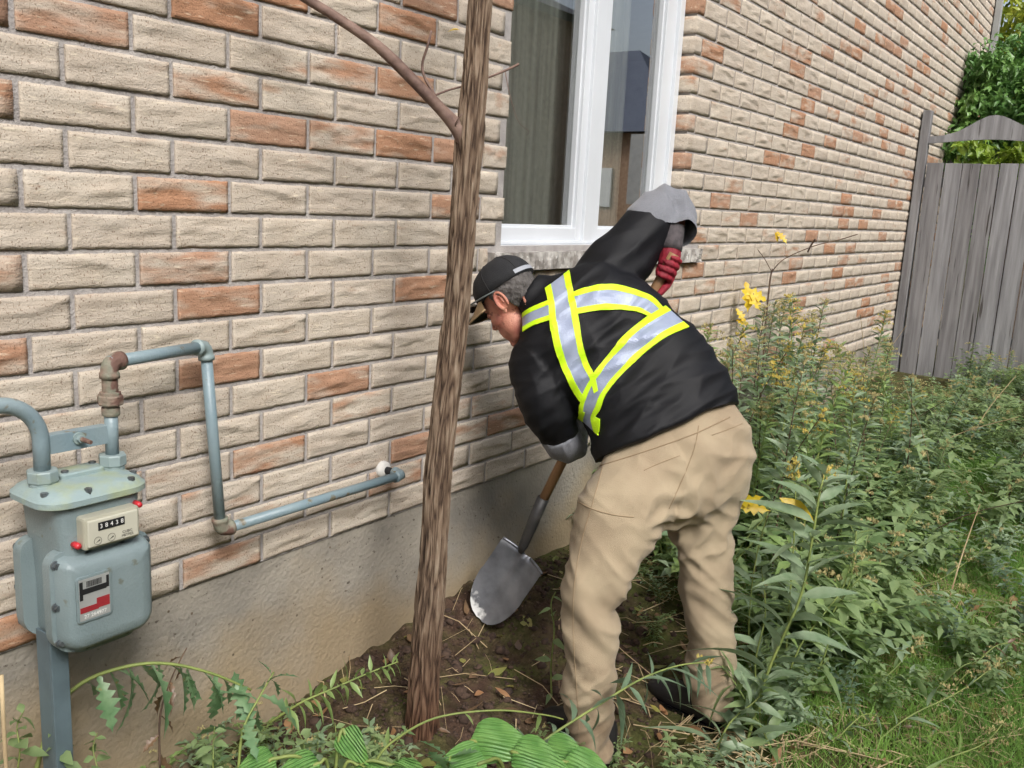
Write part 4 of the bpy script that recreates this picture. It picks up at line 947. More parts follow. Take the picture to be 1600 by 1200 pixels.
# eyes (lids lowered) and brows
for s in (1, -1):
    e = MB(); ell(e, (.0835, s * .031, .012), (.0125, .0135, .0115), seg=14); e.build('eyelid', M['skin'], body, smooth=True)
    e = MB(); e.tube([hp(.094, s * .020, .0065), hp(.0955, s * .031, .0045), hp(.0915, s * .043, .0065)], .0014, 6); e.build('eyelash', M['hair'], body)
    e = MB(); e.tube([hp(.101, s * .014, .032), hp(.100, s * .030, .037), hp(.090, s * .046, .033)], [.003, .0042, .002], 8); e.build('eyebrow', M['hair'], body, smooth=True)
# hair: shell below the cap, with a sideburn
def shell(mask, off, mtl, name, parent, rough=.0):
    vs = [i for i, v in enumerate(b_me.vertices) if (v.co - HC).length < .17 and mask((v.co - HC).dot(HFW), (v.co - HC).dot(HLF), (v.co - HC).dot(HUP))]
    ok = set(vs); mp = {i: k for k, i in enumerate(vs)}; mb = MB()
    mb.v = [tuple(b_me.vertices[i].co + b_me.vertices[i].normal * (off + rough * noise.noise(b_me.vertices[i].co * 90))) for i in vs]
    mb.f = [tuple(mp[i] for i in p.vertices) for p in b_me.polygons if all(i in ok for i in p.vertices)]
    return mb.build(name, mtl, parent, smooth=True)
shell(lambda f, l, u: u < .085 and ((f < -.022 and u > -.035 - .25 * f - .25 * abs(l)) or (-.03 <= f < .020 and u > .022) or (.004 < f < .019 and abs(l) > .04 and u > -.012)), .0055, M['hair'], 'hair', body, .004)
# --- cap
cp = MB(); rings = []
TILT = .16
for k in range(11):
    q = k / 10; a = q * math.pi / 2; R_ = []
    for t in np.linspace(0, 2 * math.pi, 41)[:-1]:
        f = math.cos(t) * .112 * math.cos(a) ** .75 - .004; l = math.sin(t) * .088 * math.cos(a) ** .75
        u = .050 + .098 * math.sin(a) ** .85 - TILT * f * -1 * (1 - q) * .6
        R_.append(hp(f, l, u + .002 * noise.noise(Vector((f * 40, l * 40, u * 40)))))
    rings.append(R_)
inn = [[HC + (p - HC) * .965 for p in r] for r in rings[::-1]]
cp.loft(rings + inn, cap=True)
cap = cp.build('cap', M['capcloth'], person, smooth=True, fixn=True)
cap['label'] = 'black cap with tan edged peak and grey back strap'
# panel seams, button
for t in (25, 90, 155, 205, 270, 335):
    ri = [r[int(round(t / 360 * 40)) % 40] for r in rings]; MB().tube([HC + (p - HC) * 1.004 for p in ri], .0013, 5).build('seam', M['boot'], cap)
# peak: top tan, underside black, curved down at the sides
pk = MB(); n1_, n2_ = 18, 8; Vt = []
def peak(a, q):
    t = -1.05 + 2.1 * a; f0, l0 = math.cos(t) * .108, math.sin(t) * .085
    ext = .078 * (1 - (abs(t) / 1.08) ** 2.6) * q
    return f0 + ext * math.cos(t * .35), l0 * (1 + .04 * q), .060 + TILT * .6 * f0 - .0 - .020 * q - .020 * (l0 / .085) ** 2 * (.3 + q)
for z in (0, -.003):
    for i in range(n1_ + 1):
        for j in range(n2_ + 1):
            f, l, u = peak(i / n1_, j / n2_); Vt.append(hp(f, l, u + z))
o2 = (n1_ + 1) * (n2_ + 1); ft = [(i * (n2_ + 1) + j, i * (n2_ + 1) + j + 1, (i + 1) * (n2_ + 1) + j + 1, (i + 1) * (n2_ + 1) + j) for i in range(n1_) for j in range(n2_)]
MB().add(Vt[:o2], ft).build('peak', M['camel'], cap, smooth=True); MB().add(Vt[o2:], ft).build('peak_lining', M['boot'], cap, smooth=True)
MB().tube([hp(*peak(i / 24, 1)) - HUP * .0015 for i in range(25)], .0032, 6).build('peak_edge', M['camel'], cap, smooth=True)
# back strap
MB().loft([[hp(-.1145 * math.cos(t) - .004, .0895 * math.sin(t), u - TILT * .6 * .1 * math.cos(t)) for u in (.052, .066)] for t in np.linspace(-.62, .62, 14)], cap=False, closed=False).build('strap', M['strapgrey'], cap)
# sunglasses resting on the peak
sg = tag(empty('sunglasses', hp(.11, 0, .09)), 'dark wraparound sunglasses pushed up onto the cap peak', 'sunglasses')
for s in (1, -1):
    MB().tube([hp(-.020, s * .090, .040), hp(.03, s * .096, .052), hp(.085, s * .082, .068), hp(.118, s * .066, .076)], [.0022, .0028, .0030, .0034], 7).build('temple', M['tempgrey'], sg, smooth=True)
    e = MB(); e.loft([[hp(.122 + .010 * math.cos(b) + d - .012 * (b_ ** 2), s * (.036 + .030 * b_), .078 + .017 * a_ * (1 - .3 * b_ ** 2)) for b_, a_ in [(math.cos(w_), math.sin(w_)) for w_ in np.linspace(0, 2 * math.pi, 17)[:-1]] for b in (0,)] for d in (0, .003)]); e.build('lens', M['darkglass'], sg, smooth=False, fixn=True)
MB().tube([hp(.124, .012, .082), hp(.127, 0, .084), hp(.124, -.012, .082)], .002, 6).build('bridge', M['boot'], sg)
# --- boots
def boot(heel, toe, name='boot'):
    h, t_ = Vector(heel), Vector(toe); d = (t_ - h); L_ = d.length; d.normalize(); s = HZ.cross(d)
    mb = MB(); R_ = []
    for q, w_, z0, z1 in ((-.03, .030, .0, .07), (.0, .037, .0, .13), (.12, .040, .0, .15), (.3, .040, .0, .14), (.45, .043, 0, .095), (.65, .049, .0, .075), (.85, .046, .0, .06), (.97, .034, .004, .045), (1.02, .018, .01, .03)):
        c = h + d * L_ * q; R_.append([c + s * w_ * math.copysign(abs(math.cos(a)) ** .7, math.cos(a)) + HZ * ((z0 + z1) / 2 + (z1 - z0) / 2 * math.copysign(abs(math.sin(a)) ** .7, math.sin(a))) for a in np.linspace(0, 2 * math.pi, 21)[:-1]])
    mb.loft(R_); b = mb.build(name, M['boot'], person, smooth=True)
    so = MB(); so.loft([[h + d * L_ * q + s * w_ * k + HZ * z for k, z in ((1, -.012), (1, .012), (-1, .012), (-1, -.012))] for q, w_ in ((-.03, .03), (.1, .042), (.4, .043), (.65, .051), (.9, .046), (1.02, .02))]); so.build('sole', M['darkglass'], b)
FWD = (HU * -.8 + HV * .6).normalized()
hl = at(948, 1192, 2.455); boot((hl.x, hl.y, hl.z + .005), Vector((hl.x, hl.y, hl.z + .0)) + (HU * -.62 + HV * .78).normalized() * .285)
hr = at(1118, 1138, 2.68); boot((hr.x, hr.y, hr.z + .005), Vector((hr.x, hr.y, hr.z + .0)) + (HU * -.62 + HV * .78).normalized() * .285)
# ---------------------------------------------------------------- shovel
TIP = at(752, 966, 3.06); HL = at(897, 684, 2.985); HR = at(1043, 416, 2.97)
AXS = (HR - HL).normalized()
SOC = at(818, 852, 3.035)
BUTT = HR + AXS * .045
shovel = tag(empty('shovel', TIP), 'round point shovel with wooden handle and black socket, steel blade scuffed white at the tip', 'shovel')
M['ash'] = mat('ash_handle', S(160, 124, 88), S(128, 96, 66), rough=.6, scale=6, stretch=(1, 1, 1), bump=.3, bscale=80)
M['socket'] = mat('black_socket', S(44, 44, 46), S(60, 58, 56), rough=.5, scale=20, bump=.3)
def blade_material():
    m = mat('worn_steel', S(142, 144, 150), S(104, 106, 112), rough=.4, scale=9, metal=.35, bump=.25, bscale=60)
    t = m.node_tree; b = t.nodes['Principled BSDF']; N = t.nodes.new; L = t.links.new; src = b.inputs['Base Color'].links[0].from_socket
    a = N('ShaderNodeAttribute'); a.attribute_name = 'scuff'; tc = N('ShaderNodeTexCoord'); n = N('ShaderNodeTexNoise'); n.inputs['Scale'].default_value = 40; n.inputs['Detail'].default_value = 8; L(tc.outputs['Object'], n.inputs['Vector'])
    ad = N('ShaderNodeMath'); ad.operation = 'MULTIPLY_ADD'; ad.inputs[1].default_value = .8; L(n.outputs[0], ad.inputs[0]); L(a.outputs['Fac'], ad.inputs[2])
    r = N('ShaderNodeMapRange'); r.inputs[1].default_value = .86; r.inputs[2].default_value = 1.0; L(ad.outputs[0], r.inputs[0])
    x = N('ShaderNodeMix'); x.data_type = 'RGBA'; L(r.outputs[0], x.inputs[0]); L(src, x.inputs[6]); x.inputs[7].default_value = (*S(214, 214, 212), 1); L(x.outputs[2], b.inputs['Base Color'])
    mt = N('ShaderNodeMapRange'); mt.inputs[3].default_value = .55; mt.inputs[4].default_value = 0; L(r.outputs[0], mt.inputs[0]); L(mt.outputs[0], b.inputs['Metallic'])
    return m
M['blade'] = blade_material()
mid = at(849, 778, 3.005)
MB().tube([SOC.lerp(mid, .8), HL, HR, BUTT], [.0165, .0175, .017, .0165], 16).build('handle', M['ash'], shovel, smooth=True)
MB().tube([SOC - (mid - SOC) * .15, SOC, SOC.lerp(mid, .5), mid], [.010, .017, .0205, .021], 16).build('socket', M['socket'], shovel, smooth=True)
# dished blade: across-axis from the shoulder points
SLp, SRp = at(787, 846, 3.08), at(853, 889, 2.98)
bc = (SLp + SRp) / 2; bl_ax = (TIP - bc); BLN = bl_ax.length; bl_ax.normalize(); acr = (SRp - SLp).normalized(); acr = (acr - bl_ax * acr.dot(bl_ax)).normalized(); nrm = acr.cross(bl_ax)
if nrm.dot(CAM - bc) < 0: nrm = -nrm
HWID = (SRp - SLp).length / 2 * 1.02
nu, nv = 20, 26; V = []; sc = []
for side in (0, 1):
    for j in range(nv + 1):
        q = j / nv; wd = HWID * (min(1, 1.0 + .10 * math.sin(q * 3.0)) if q < .45 else 1.02 * math.sqrt(max(0, 1 - ((q - .45) / .555) ** 2.1)) + .0)
        for i in range(nu + 1):
            s_ = i / nu * 2 - 1
            dish = .035 * (s_ ** 2) * (wd / HWID) + .028 * (q - .2) ** 2 * 1.2 - .012
            ridge = .016 * math.exp(-(s_ / .13) ** 2) * max(0, 1 - q / .62)
            if j == 0: dish -= .010
            V.append(bc + bl_ax * BLN * q + acr * wd * s_ + nrm * (dish + ridge - side * .0026)); sc.append(max(0, (q - .62) * 1.55 - .16 * s_ * 1.3) if s_ < .9 else 0)
o = (nu + 1) * (nv + 1); F = [(j * (nu + 1) + i, j * (nu + 1) + i + 1, (j + 1) * (nu + 1) + i + 1, (j + 1) * (nu + 1) + i) for j in range(nv) for i in range(nu)]
F += [tuple(o + k for k in f[::-1]) for f in F]
mb = MB(); mb.add(V, F); me = mb.mesh('blade', True); me.attributes.new('scuff', 'FLOAT', 'POINT').data.foreach_set('value', sc); link('blade', me, M['blade'], shovel)
MB().box((0, 0, 0), (1, 1, 1)).v
# treads: turned shoulders
for a, c in ((-1, -.22), (.22, 1)):
    pts = [bc + acr * HWID * (a + (c - a) * k / 6) + nrm * (.028 * (a + (c - a) * k / 6) ** 2 - .012) for k in range(7)]; MB().tube(pts, .005, 8).build('tread', M['blade'], shovel, smooth=True)
# ---------------------------------------------------------------- gloved hands on the handle
def hand(centre, hax, palm_dir, back, wrist, mtl, cuffm, name, thumb_out=1):
    """fist round the handle. hax: handle axis towards the thumb side; palm_dir: from handle centre towards the palm; wrist: wrist point"""
    hax = hax.normalized(); pd = (palm_dir - hax * palm_dir.dot(hax)).normalized(); sd_ = hax.cross(pd)
    mb = MB()
    # palm block behind the handle
    R_ = []
    for q, w_, th in ((-.045, .016, .010), (-.03, .024, .014), (0, .027, .016), (.03, .026, .016), (.045, .018, .012)):
        c = centre + hax * q + pd * .031
        R_.append([c + sd_ * w_ * 1.25 * math.cos(a) + pd * th * math.sin(a) for a in np.linspace(0, 2 * math.pi, 15)[:-1]])
    mb.loft(R_)
    wv = (wrist - (centre + pd * .034)); wl = wv.length
    c0 = centre + pd * .034
    mb.tube([c0, c0.lerp(wrist, .4), c0.lerp(wrist, .75), wrist], [.036, .036, .033, .032], 14)
    # four fingers curl round the front
    for k, (q, r, ln) in enumerate(((.033, .0105, 1.), (.011, .0112, 1.08), (-.011, .0108, 1.02), (-.032, .0095, .88))):
        pts = []
        for a in np.linspace(150, 150 - 258 * ln, 9):
            t_ = math.radians(a - 60); rr = .0165 + r * .92
            pts.append(centre + hax * (q + .002 * math.sin(a * .05)) + pd * rr * math.cos(math.radians(a - 150 + 40)) * 1.08 + sd_ * back * rr * math.sin(math.radians(a - 150 + 40)) * -1.08)
        mb.tube([c0 + hax * q * .95 + sd_ * back * -.018] + pts, [r * 1.1] + [r * 1.06, r * 1.1, r, r * 1.02, r * 1.05, r * .96, r * .98, r * .9, r * .62], 10)
    # thumb leaves the side of the palm and closes over
    th = [c0 + hax * .018 + sd_ * back * .022, c0 + hax * .050 + sd_ * back * .026 - pd * .012, centre + hax * .066 * thumb_out + sd_ * back * .026 - pd * .006, centre + hax * .094 * thumb_out + sd_ * back * .020 - pd * .014]
    mb.tube(th, [.015, .0145, .013, .010], 10)
    me = remesh(mb, .0026, 2); displace(me, lambda c, n: .0012 * noise.noise(c * 70))
    g = link(name, me, mtl, person)
    d = wv.normalized(); cf = MB(); cf.tube([c0.lerp(wrist, .62), c0.lerp(wrist, .85), wrist, wrist + d * .05], [.0365, .0375, .036, .036], 16)
    cf.build('cuff', cuffm, g, smooth=True); return g
hand(HR, -AXS, HV * .9 + HU * .25, 1, at(1050, 376, 3.03), M['redglove'], M['greycuff'], 'glove')
hand(HL, -AXS, (HU * .35 - HV * .9), -1, at(899, 668, 2.90), M['whiteglove'], M['whiteglove'], 'glove')
# ---------------------------------------------------------------- plants
M['gold_leaf'] = leafmat('goldenrod_leaf', S(160, 178, 146), S(118, 144, 106), sc=9, tr=.36)
M['gold_leaf2'] = leafmat('goldenrod_leaf_fresh', S(158, 180, 112), S(118, 148, 84), sc=9, tr=.4)
M['blue_leaf'] = leafmat('narrow_leaf', S(132, 154, 126), S(98, 124, 98), sc=9, tr=.32)
M['weed_leaf'] = leafmat('weed_leaf', S(158, 178, 124), S(114, 142, 92), sc=6, tr=.44)
M['thistle_leaf'] = leafmat('sow_thistle_leaf', S(140, 168, 126), S(92, 132, 88), sc=16, tr=.34, c3=S(150, 140, 92))
M['hosta_leaf'] = leafmat('hosta_leaf', S(122, 168, 88), S(92, 142, 68), sc=3, tr=.25)
M['stem'] = mat('green_stem', S(132, 144, 76), S(104, 120, 62), rough=.6, scale=20)
M['red_stem'] = mat('woody_stem', S(104, 84, 66), S(78, 62, 52), rough=.8, scale=20)
M['plume'] = mat('goldenrod_flower', S(214, 190, 84), S(186, 172, 104), rough=.9, scale=40, trans=.2)
M['plume2'] = mat('faded_flower', S(196, 186, 130), S(176, 160, 112), rough=.9, scale=40, trans=.2)
M['dead_leaf'] = leafmat('withered_leaf', S(124, 98, 72), S(92, 72, 54), tr=.15)
M['straw'] = mat('dry_straw', S(196, 176, 138), S(150, 128, 96), rough=.85, scale=4)
def smooth_path(P, sub=6): return [Vector(p) for p in cat_rom([tuple(p) for p in P], sub)]
def leaf_mesh(name, mtl, **k):
    V, F = blade(**k); mb = MB(); mb.add(V, F); me = mb.mesh(name, True); me.materials.append(mtl); return me
def orient(ax, up=(0, 0, 1)):
    ax = Vector(ax).normalized(); s = Vector(up).cross(ax)
    s = s.normalized() if s.length > 1e-4 else Vector((0, 1, 0)); return Matrix((ax, s, ax.cross(s))).transposed()
def plume(path_pts, rs, n=9, L=.07, mb=None):
    "arching panicle of tiny florets along the upper stem"
    mb = mb or MB(); k0 = int(len(path_pts) * .0)
    for i in range(n):
        q = (i + .5) / n; p = path_pts[min(len(path_pts) - 1, int(q * len(path_pts)))]
        a = rs.uniform(0, 6.28); ln = L * (1.1 - .75 * q) * rs.uniform(.7, 1.2); d = Vector((math.cos(a), math.sin(a), .75))
        for j in range(int(5 + ln * 220)):
            t_ = rs.random(); c = p + d * ln * t_ + Vector((0, 0, -.55 * ln * t_ * t_)) + Vector((rs.gauss(0, 1), rs.gauss(0, 1), rs.gauss(.4, 1))) * .0035
            s = rs.uniform(.0032, .0072); v = [c + Vector((rs.gauss(0, 1), rs.gauss(0, 1), rs.gauss(0, 1))).normalized() * s for _ in range(3)] + [c + Vector((0, 0, s * 1.4))]
            mb.add(v, [(0, 1, 2), (0, 3, 1), (1, 3, 2), (2, 3, 0)])
    return mb
def stem_plant(name, cat, label, path, leaves, mtl, seed, stem_r=(.004, .0016), leaf=None, single=True, plume_at=None, group=None, root=None, stem_m='stem', droop=0., angle=(.5, 1.1), l0=.12, taper=.5, plume_m='plume', pl=.07, pn=10, side=None):
    """stem through world points; leaves spiral along it. single: each leaf its own object"""
    rs = random.Random(seed); P = smooth_path(path)
    r = root or tag(empty(name, P[0]), label, cat, group)
    n = len(P); MB().tube(P, [stem_r[0] + (stem_r[1] - stem_r[0]) * i / (n - 1) for i in range(n)], 6).build('stem', M[stem_m], r, smooth=True)
    leaf = leaf or dict(L=.12, W=.022, n=6, droop=.35, fold=.3, q0=.35)
    var = [leaf_mesh('leaf', M[mtl], **{**leaf, 'L': leaf['L'] * s, 'droop': leaf['droop'] * d}) for s, d in ((1, 1), (.85, .5), (1.1, 1.5))] if single else None
    jb_ = MB()
    for k in range(leaves):
        q = l0 + (1 - l0) * (k + rs.uniform(-.3, .3)) / leaves; q = max(0, min(.995, q)); i = int(q * (n - 1)); p = P[i].lerp(P[min(i + 1, n - 1)], q * (n - 1) - i)
        t_ = (P[min(i + 1, n - 1)] - P[max(i - 1, 0)]).normalized(); a = k * 2.4 + rs.uniform(-.4, .4)
        e1 = t_.orthogonal().normalized(); e2 = t_.cross(e1); out = e1 * math.cos(a) + e2 * math.sin(a)
        if side is not None: out = (out + Vector(side) * .8).normalized()
        d = out + t_ * rs.uniform(*angle) + Vector((0, 0, -droop)); s = (1 - taper * max(0, q - .35) / .65) * rs.uniform(.75, 1.15) * (.7 + .3 * min(1, q / .3))
        up = t_ * .5 + Vector((rs.uniform(-.9, .9), rs.uniform(-.9, .9), .7))
        if single:
            o = bpy.data.objects.new('leaf', rs.choice(var)); COL.objects.link(o); o.parent = r
            o.matrix_parent_inverse = Matrix.Translation(r.location).inverted(); o.matrix_basis = Matrix.Translation(p) @ orient(d, up).to_4x4() @ Matrix.Diagonal((s, s, s, 1))
        else: jb_.add(*put([(v[0] * s, v[1] * s, v[2] * s) for v in blade(**leaf)[0]], blade(**leaf)[1], p, d, up))
    if not single: tag(jb_.build('foliage', M[mtl], r, smooth=True), kind='stuff')
    if plume_at is not None: tag(plume(P[int(plume_at * n):], rs, pn, pl).build('flower_plume', M[plume_m], r), kind='stuff')
    return r
def gp(x, y, z=None):
    "ground point under a photo pixel"
    Z = -.58
    for _ in range(6): p = at(x, y, Z=Z); Z = G(p.x, p.y)
    return at(x, y, Z=Z)
def chain(base, pts, dv=0):
    b = gp(*base); v0 = (b - CAM).dot(HV); return [b - Vector((0, 0, .03)), b] + [at(x, y, v0 + (dv * (i + 1) / len(pts) if not hasattr(dv, '__len__') else dv[i])) for i, (x, y) in enumerate(pts)]
# --- the plants one can pick out
stem_plant('goldenrod', 'plant', 'tall goldenrod with long grey green leaves beside the khaki trousers', chain((1166, 1165), [(1200, 1050), (1250, 935), (1268, 850), (1280, 775), (1290, 735)], .12), 46, 'gold_leaf', 1, (.006, .003), dict(L=.235, W=.054, n=7, droop=.5, fold=.3, q0=.34), plume_at=.93, taper=.45, pl=.05, pn=5)
stem_plant('goldenrod', 'plant', 'goldenrod with small upright yellow plumes just behind the tall grey green one', chain((1225, 1075), [(1232, 960), (1240, 850), (1243, 770), (1240, 722)], .1), 34, 'gold_leaf', 2, (.005, .002), dict(L=.16, W=.038, n=6, droop=.4, fold=.3, q0=.34), plume_at=.86, pl=.05, pn=10)
stem_plant('goldenrod', 'plant', 'bent goldenrod stem with hanging narrow leaves crossing the trouser leg', [at(814, 1188, 2.12), at(860, 1150, 2.16), at(930, 1105, 2.24), at(1000, 1062, 2.32), at(1060, 1040, 2.38), at(1108, 1035, 2.42)], 34, 'blue_leaf', 3, (.0042, .002), dict(L=.125, W=.024, n=6, droop=.5, fold=.25, q0=.35), l0=.08, droop=.7, taper=.2, plume_at=.96, pl=.03, pn=4)
stem_plant('goldenrod', 'plant', 'low leaning goldenrod with pale green leaves between the tree and thistle', [at(420, 1130, 2.16), at(470, 1098, 2.18), at(520, 1076, 2.22), at(575, 1052, 2.26), at(622, 1034, 2.3)], 40, 'gold_leaf2', 4, (.0035, .0018), dict(L=.075, W=.019, n=5, droop=.35, fold=.3, q0=.35), l0=.15, droop=.2, taper=.5, angle=(.2, .7))
stem_plant('leafy_stalk', 'plant', 'single green stalk standing in bare soil against the trouser leg', chain((862, 1095), [(861, 1040), (866, 985), (861, 945), (868, 925)], -.02), 8, 'weed_leaf', 5, (.004, .002), dict(L=.06, W=.026, n=5, droop=.6, fold=.3, q0=.4), droop=.4)
stem_plant('flower_stalk', 'plant', 'long bare pale green stalk arching low in front of the tree trunk', [at(585, 1192, 2.0), at(612, 1160, 2.02), at(680, 1122, 2.05), at(775, 1110, 2.1), at(850, 1117, 2.15), at(880, 1124, 2.18)], 3, 'gold_leaf2', 6, (.0035, .0018), dict(L=.07, W=.02, n=5, droop=.4, fold=.3, q0=.4), droop=.3)
th = [at(56, 1205, 1.80), at(85, 1115, 1.84), at(130, 1066, 1.88), at(200, 1041, 1.92), at(262, 1037, 1.96), at(330, 1052, 2.0), at(392, 1078, 2.04)]
stem_plant('sow_thistle', 'plant', 'arching sow thistle stem with hanging jagged lobed leaves in front of the foundation', th, 16, 'thistle_leaf', 7, (.0055, .003), dict(L=.14, W=.058, n=13, droop=.35, fold=.35, q0=.55, lobes=1), l0=.34, droop=1.5, taper=.1)
stem_plant('sow_thistle', 'plant', 'thin upright thistle with withered brown leaves before the foundation', [at(250, 1200, 1.98), at(250, 1120, 2.0), at(268, 1060, 2.02), at(292, 1012, 2.05)], 7, 'dead_leaf', 8, (.003, .0015), dict(L=.07, W=.026, n=9, droop=.7, fold=.6, q0=.5, lobes=1), droop=1.2, stem_m='red_stem')
stem_plant('sow_thistle', 'plant', 'leafy sow thistle with broad green lobed leaves beside the meter post thistle', [at(372, 1210, 1.92), at(380, 1140, 1.95), at(405, 1090, 2.0), at(428, 1050, 2.05)], 14, 'thistle_leaf', 9, (.004, .002), dict(L=.12, W=.046, n=11, droop=.5, fold=.3, q0=.5, lobes=1), droop=.8, taper=.3)
for k, (x, y, v, s) in enumerate([(28, 1160, 1.75, .05), (95, 1175, 1.78, .045), (150, 1195, 1.82, .045), (330, 1185, 1.9, .05), (470, 1190, 1.95, .06), (520, 1180, 2.0, .05)]):
    stem_plant('ground_weed', 'plant', 'small round leaved weed at the foot of the thistles', [at(x, y + 40, v), at(x + 3, y + 10, v), at(x + U(-10, 10), y - 25, v + .02), at(x + U(-20, 20), y - 50, v + .03)], 12, 'weed_leaf', 40 + k, (.002, .001), dict(L=s, W=s * .62, n=4, droop=.4, fold=.2, q0=.5), group='small weeds by the thistles', angle=(-.1, .5))
# dry stalk at the left edge
tag(MB().tube([at(2, 1055, 1.62), at(5, 1120, 1.62), at(10, 1205, 1.62), at(14, 1400, 1.62)], .0042, 8).build('dry_stalk', M['straw'], smooth=True), 'thick dry tan stalk beside the gas meter post', 'stalk')
# hosta
_t = M['hosta_leaf'].node_tree; _w = _t.nodes.new('ShaderNodeTexWave'); _w.bands_direction = 'Y'; _w.inputs['Scale'].default_value = 4.5; _w.inputs['Distortion'].default_value = .6
_c = [n for n in _t.nodes if n.type == 'TEX_COORD'][0]; _b = [n for n in _t.nodes if n.type == 'BUMP'][0]; _t.links.new(_c.outputs['Object'], _w.inputs['Vector']); _t.links.new(_w.outputs['Fac'], _b.inputs['Height']); _b.inputs['Strength'].default_value = 1; _b.inputs['Distance'].default_value = .004
def hosta_leaf(seed):
    rs = random.Random(seed); mb = MB(); nl, nw = 14, 16; V = []
    for i in range(nl + 1):
        q = i / nl; w_ = .40 * (math.sin(math.pi * min(1, q ** .60)) ** .8) * (1 - .30 * q) + .004
        if i == nl: w_ = .001
        for j in range(nw + 1):
            s = j / nw * 2 - 1
            V.append((q, s * w_, -.35 * q * q + .12 * w_ * abs(s) * 1.2 + .020 * math.cos(s * 24) * w_ * 2 * (1 - q * .8) + .02 * math.sin(q * 9 + s * 3 + seed)))
    mb.add(V, [(i * (nw + 1) + j, i * (nw + 1) + j + 1, (i + 1) * (nw + 1) + j + 1, (i + 1) * (nw + 1) + j) for i in range(nl) for j in range(nw)])
    me = mb.mesh('leaf', True); me.materials.append(M['hosta_leaf']); return me
hl_ = [hosta_leaf(k) for k in range(4)]
def hosta(label, crown_p, lv):
    r = tag(empty('hosta', crown_p), label, 'plant')
    for k, (bx, by, tx, ty, v, L, up) in enumerate(lv):
        b, t_ = at(bx, by, v), at(tx, ty, v - .05); o = bpy.data.objects.new('leaf', hl_[k % 4]); COL.objects.link(o); o.parent = r; o.matrix_parent_inverse = Matrix.Translation(r.location).inverted()
        d = (t_ - b).normalized(); o.matrix_basis = Matrix.Translation(b) @ orient(d + Vector((0, 0, .12)), up).to_4x4() @ Matrix.Diagonal((L, L, L, 1))
        MB().tube(smooth_path([crown_p, crown_p.lerp(b, .5) + Vector((0, 0, .06)), b, b + d * L * .15]), .0045, 6).build('leaf_stalk', M['stem'], r, smooth=True)
hosta('green hosta with a broad ribbed leaf at the foot of the tree trunk', at(800, 1260, 2.0), [(735, 1158, 850, 1172, 2.02, .17, (-.3, -.6, 1)), (800, 1175, 900, 1200, 1.98, .14, (-.2, -.8, 1)), (850, 1170, 945, 1195, 2.05, .13, (-.3, -.5, 1)), (760, 1190, 690, 1215, 1.9, .15, (-.2, -.7, 1)), (880, 1190, 960, 1225, 2.0, .15, (-.3, -.5, 1))])
hosta('smaller hosta with drooping fresh green leaves left of the trunk foot', at(520, 1260, 1.95), [(535, 1140, 562, 1192, 1.98, .10, (-.7, -.6, .2)), (500, 1192, 440, 1215, 1.92, .12, (.2, -.5, 1)), (560, 1196, 620, 1220, 1.95, .12, (.3, -.4, 1)), (430, 1185, 375, 1215, 1.9, .11, (0, -.6, 1)), (610, 1195, 680, 1215, 1.95, .12, (.2, -.4, 1))])
stem_plant('sow_thistle', 'plant', 'young thistle rosette with jagged pale leaves in front of the hosta', [at(690, 1230, 1.85), at(700, 1195, 1.88), at(705, 1180, 1.9)], 8, 'thistle_leaf', 12, (.003, .002), dict(L=.12, W=.06, n=11, droop=.15, fold=.2, q0=.5, lobes=1), l0=.3, angle=(-.1, .4))
# sapling with yellow leaves by the wall
sv_ = (at(1203, 440, Y=-.16) - CAM).dot(HV); sp_ = [at(1180, 690, sv_)]; sp_[0].z = min(sp_[0].z, G(sp_[0].x, sp_[0].y))
sap = stem_plant('sapling', 'tree', 'bare dark sapling holding a few bright yellow leaves against the brick wall', [sp_[0], at(1190, 600, sv_), at(1195, 520, sv_), at(1203, 440, sv_), at(1207, 420, sv_)], 0, 'yellow_leaf', 13, (.007, .0045), stem_m='red_stem')
for pts, r in (([(1206, 425), (1225, 405), (1270, 385), (1310, 375), (1340, 366)], .003), ([(1206, 425), (1195, 405), (1184, 390)], .002), ([(1262, 394), (1268, 382), (1274, 374)], .005)):
    MB().tube(smooth_path([at(x, y, sv_ - .02 * i) for i, (x, y) in enumerate(pts)]), r, 6).build('branch', M['red_stem'], sap, smooth=True)
for (x, y, tx, ty, L) in ((1165, 440, 1172, 476, .17), (1197, 470, 1160, 448, .16), (1160, 452, 1185, 474, .16), (1213, 362, 1230, 376, .09), (1215, 378, 1214, 361, .07), (1150, 482, 1168, 505, .1), (1150, 500, 1165, 504, .09)):
    b, t_ = at(x, y, sv_ - .05), at(tx, ty, sv_ - .1); mb = MB(); mb.add(*put(*blade(L, L * .5, 9, .25, .3, lobes=1, q0=.45), b, t_ - b, (-.6, -.7, .4))); mb.build('leaf', M['yellow_leaf'], sap, smooth=True)
for k, (x, y, tx, ty, L, v) in enumerate([(1148, 790, 1190, 795, .12, 3.0), (1218, 778, 1258, 802, .13, 2.75), (1150, 788, 1172, 782, .1, 3.0)]):
    b, t_ = at(x, y, v), at(tx, ty, v - .03); mb = MB(); mb.add(*put(*blade(L, L * .42, 9, .2, .3, lobes=1 if k != 1 else 0, q0=.45), b, t_ - b, (-.6, -.7, .4)))
    o = mb.build('fallen_leaf', M['yellow_leaf'], smooth=True); tag(o, 'bright yellow leaf caught on the plants behind the trouser leg', 'leaf', 'yellow leaves caught on plants')
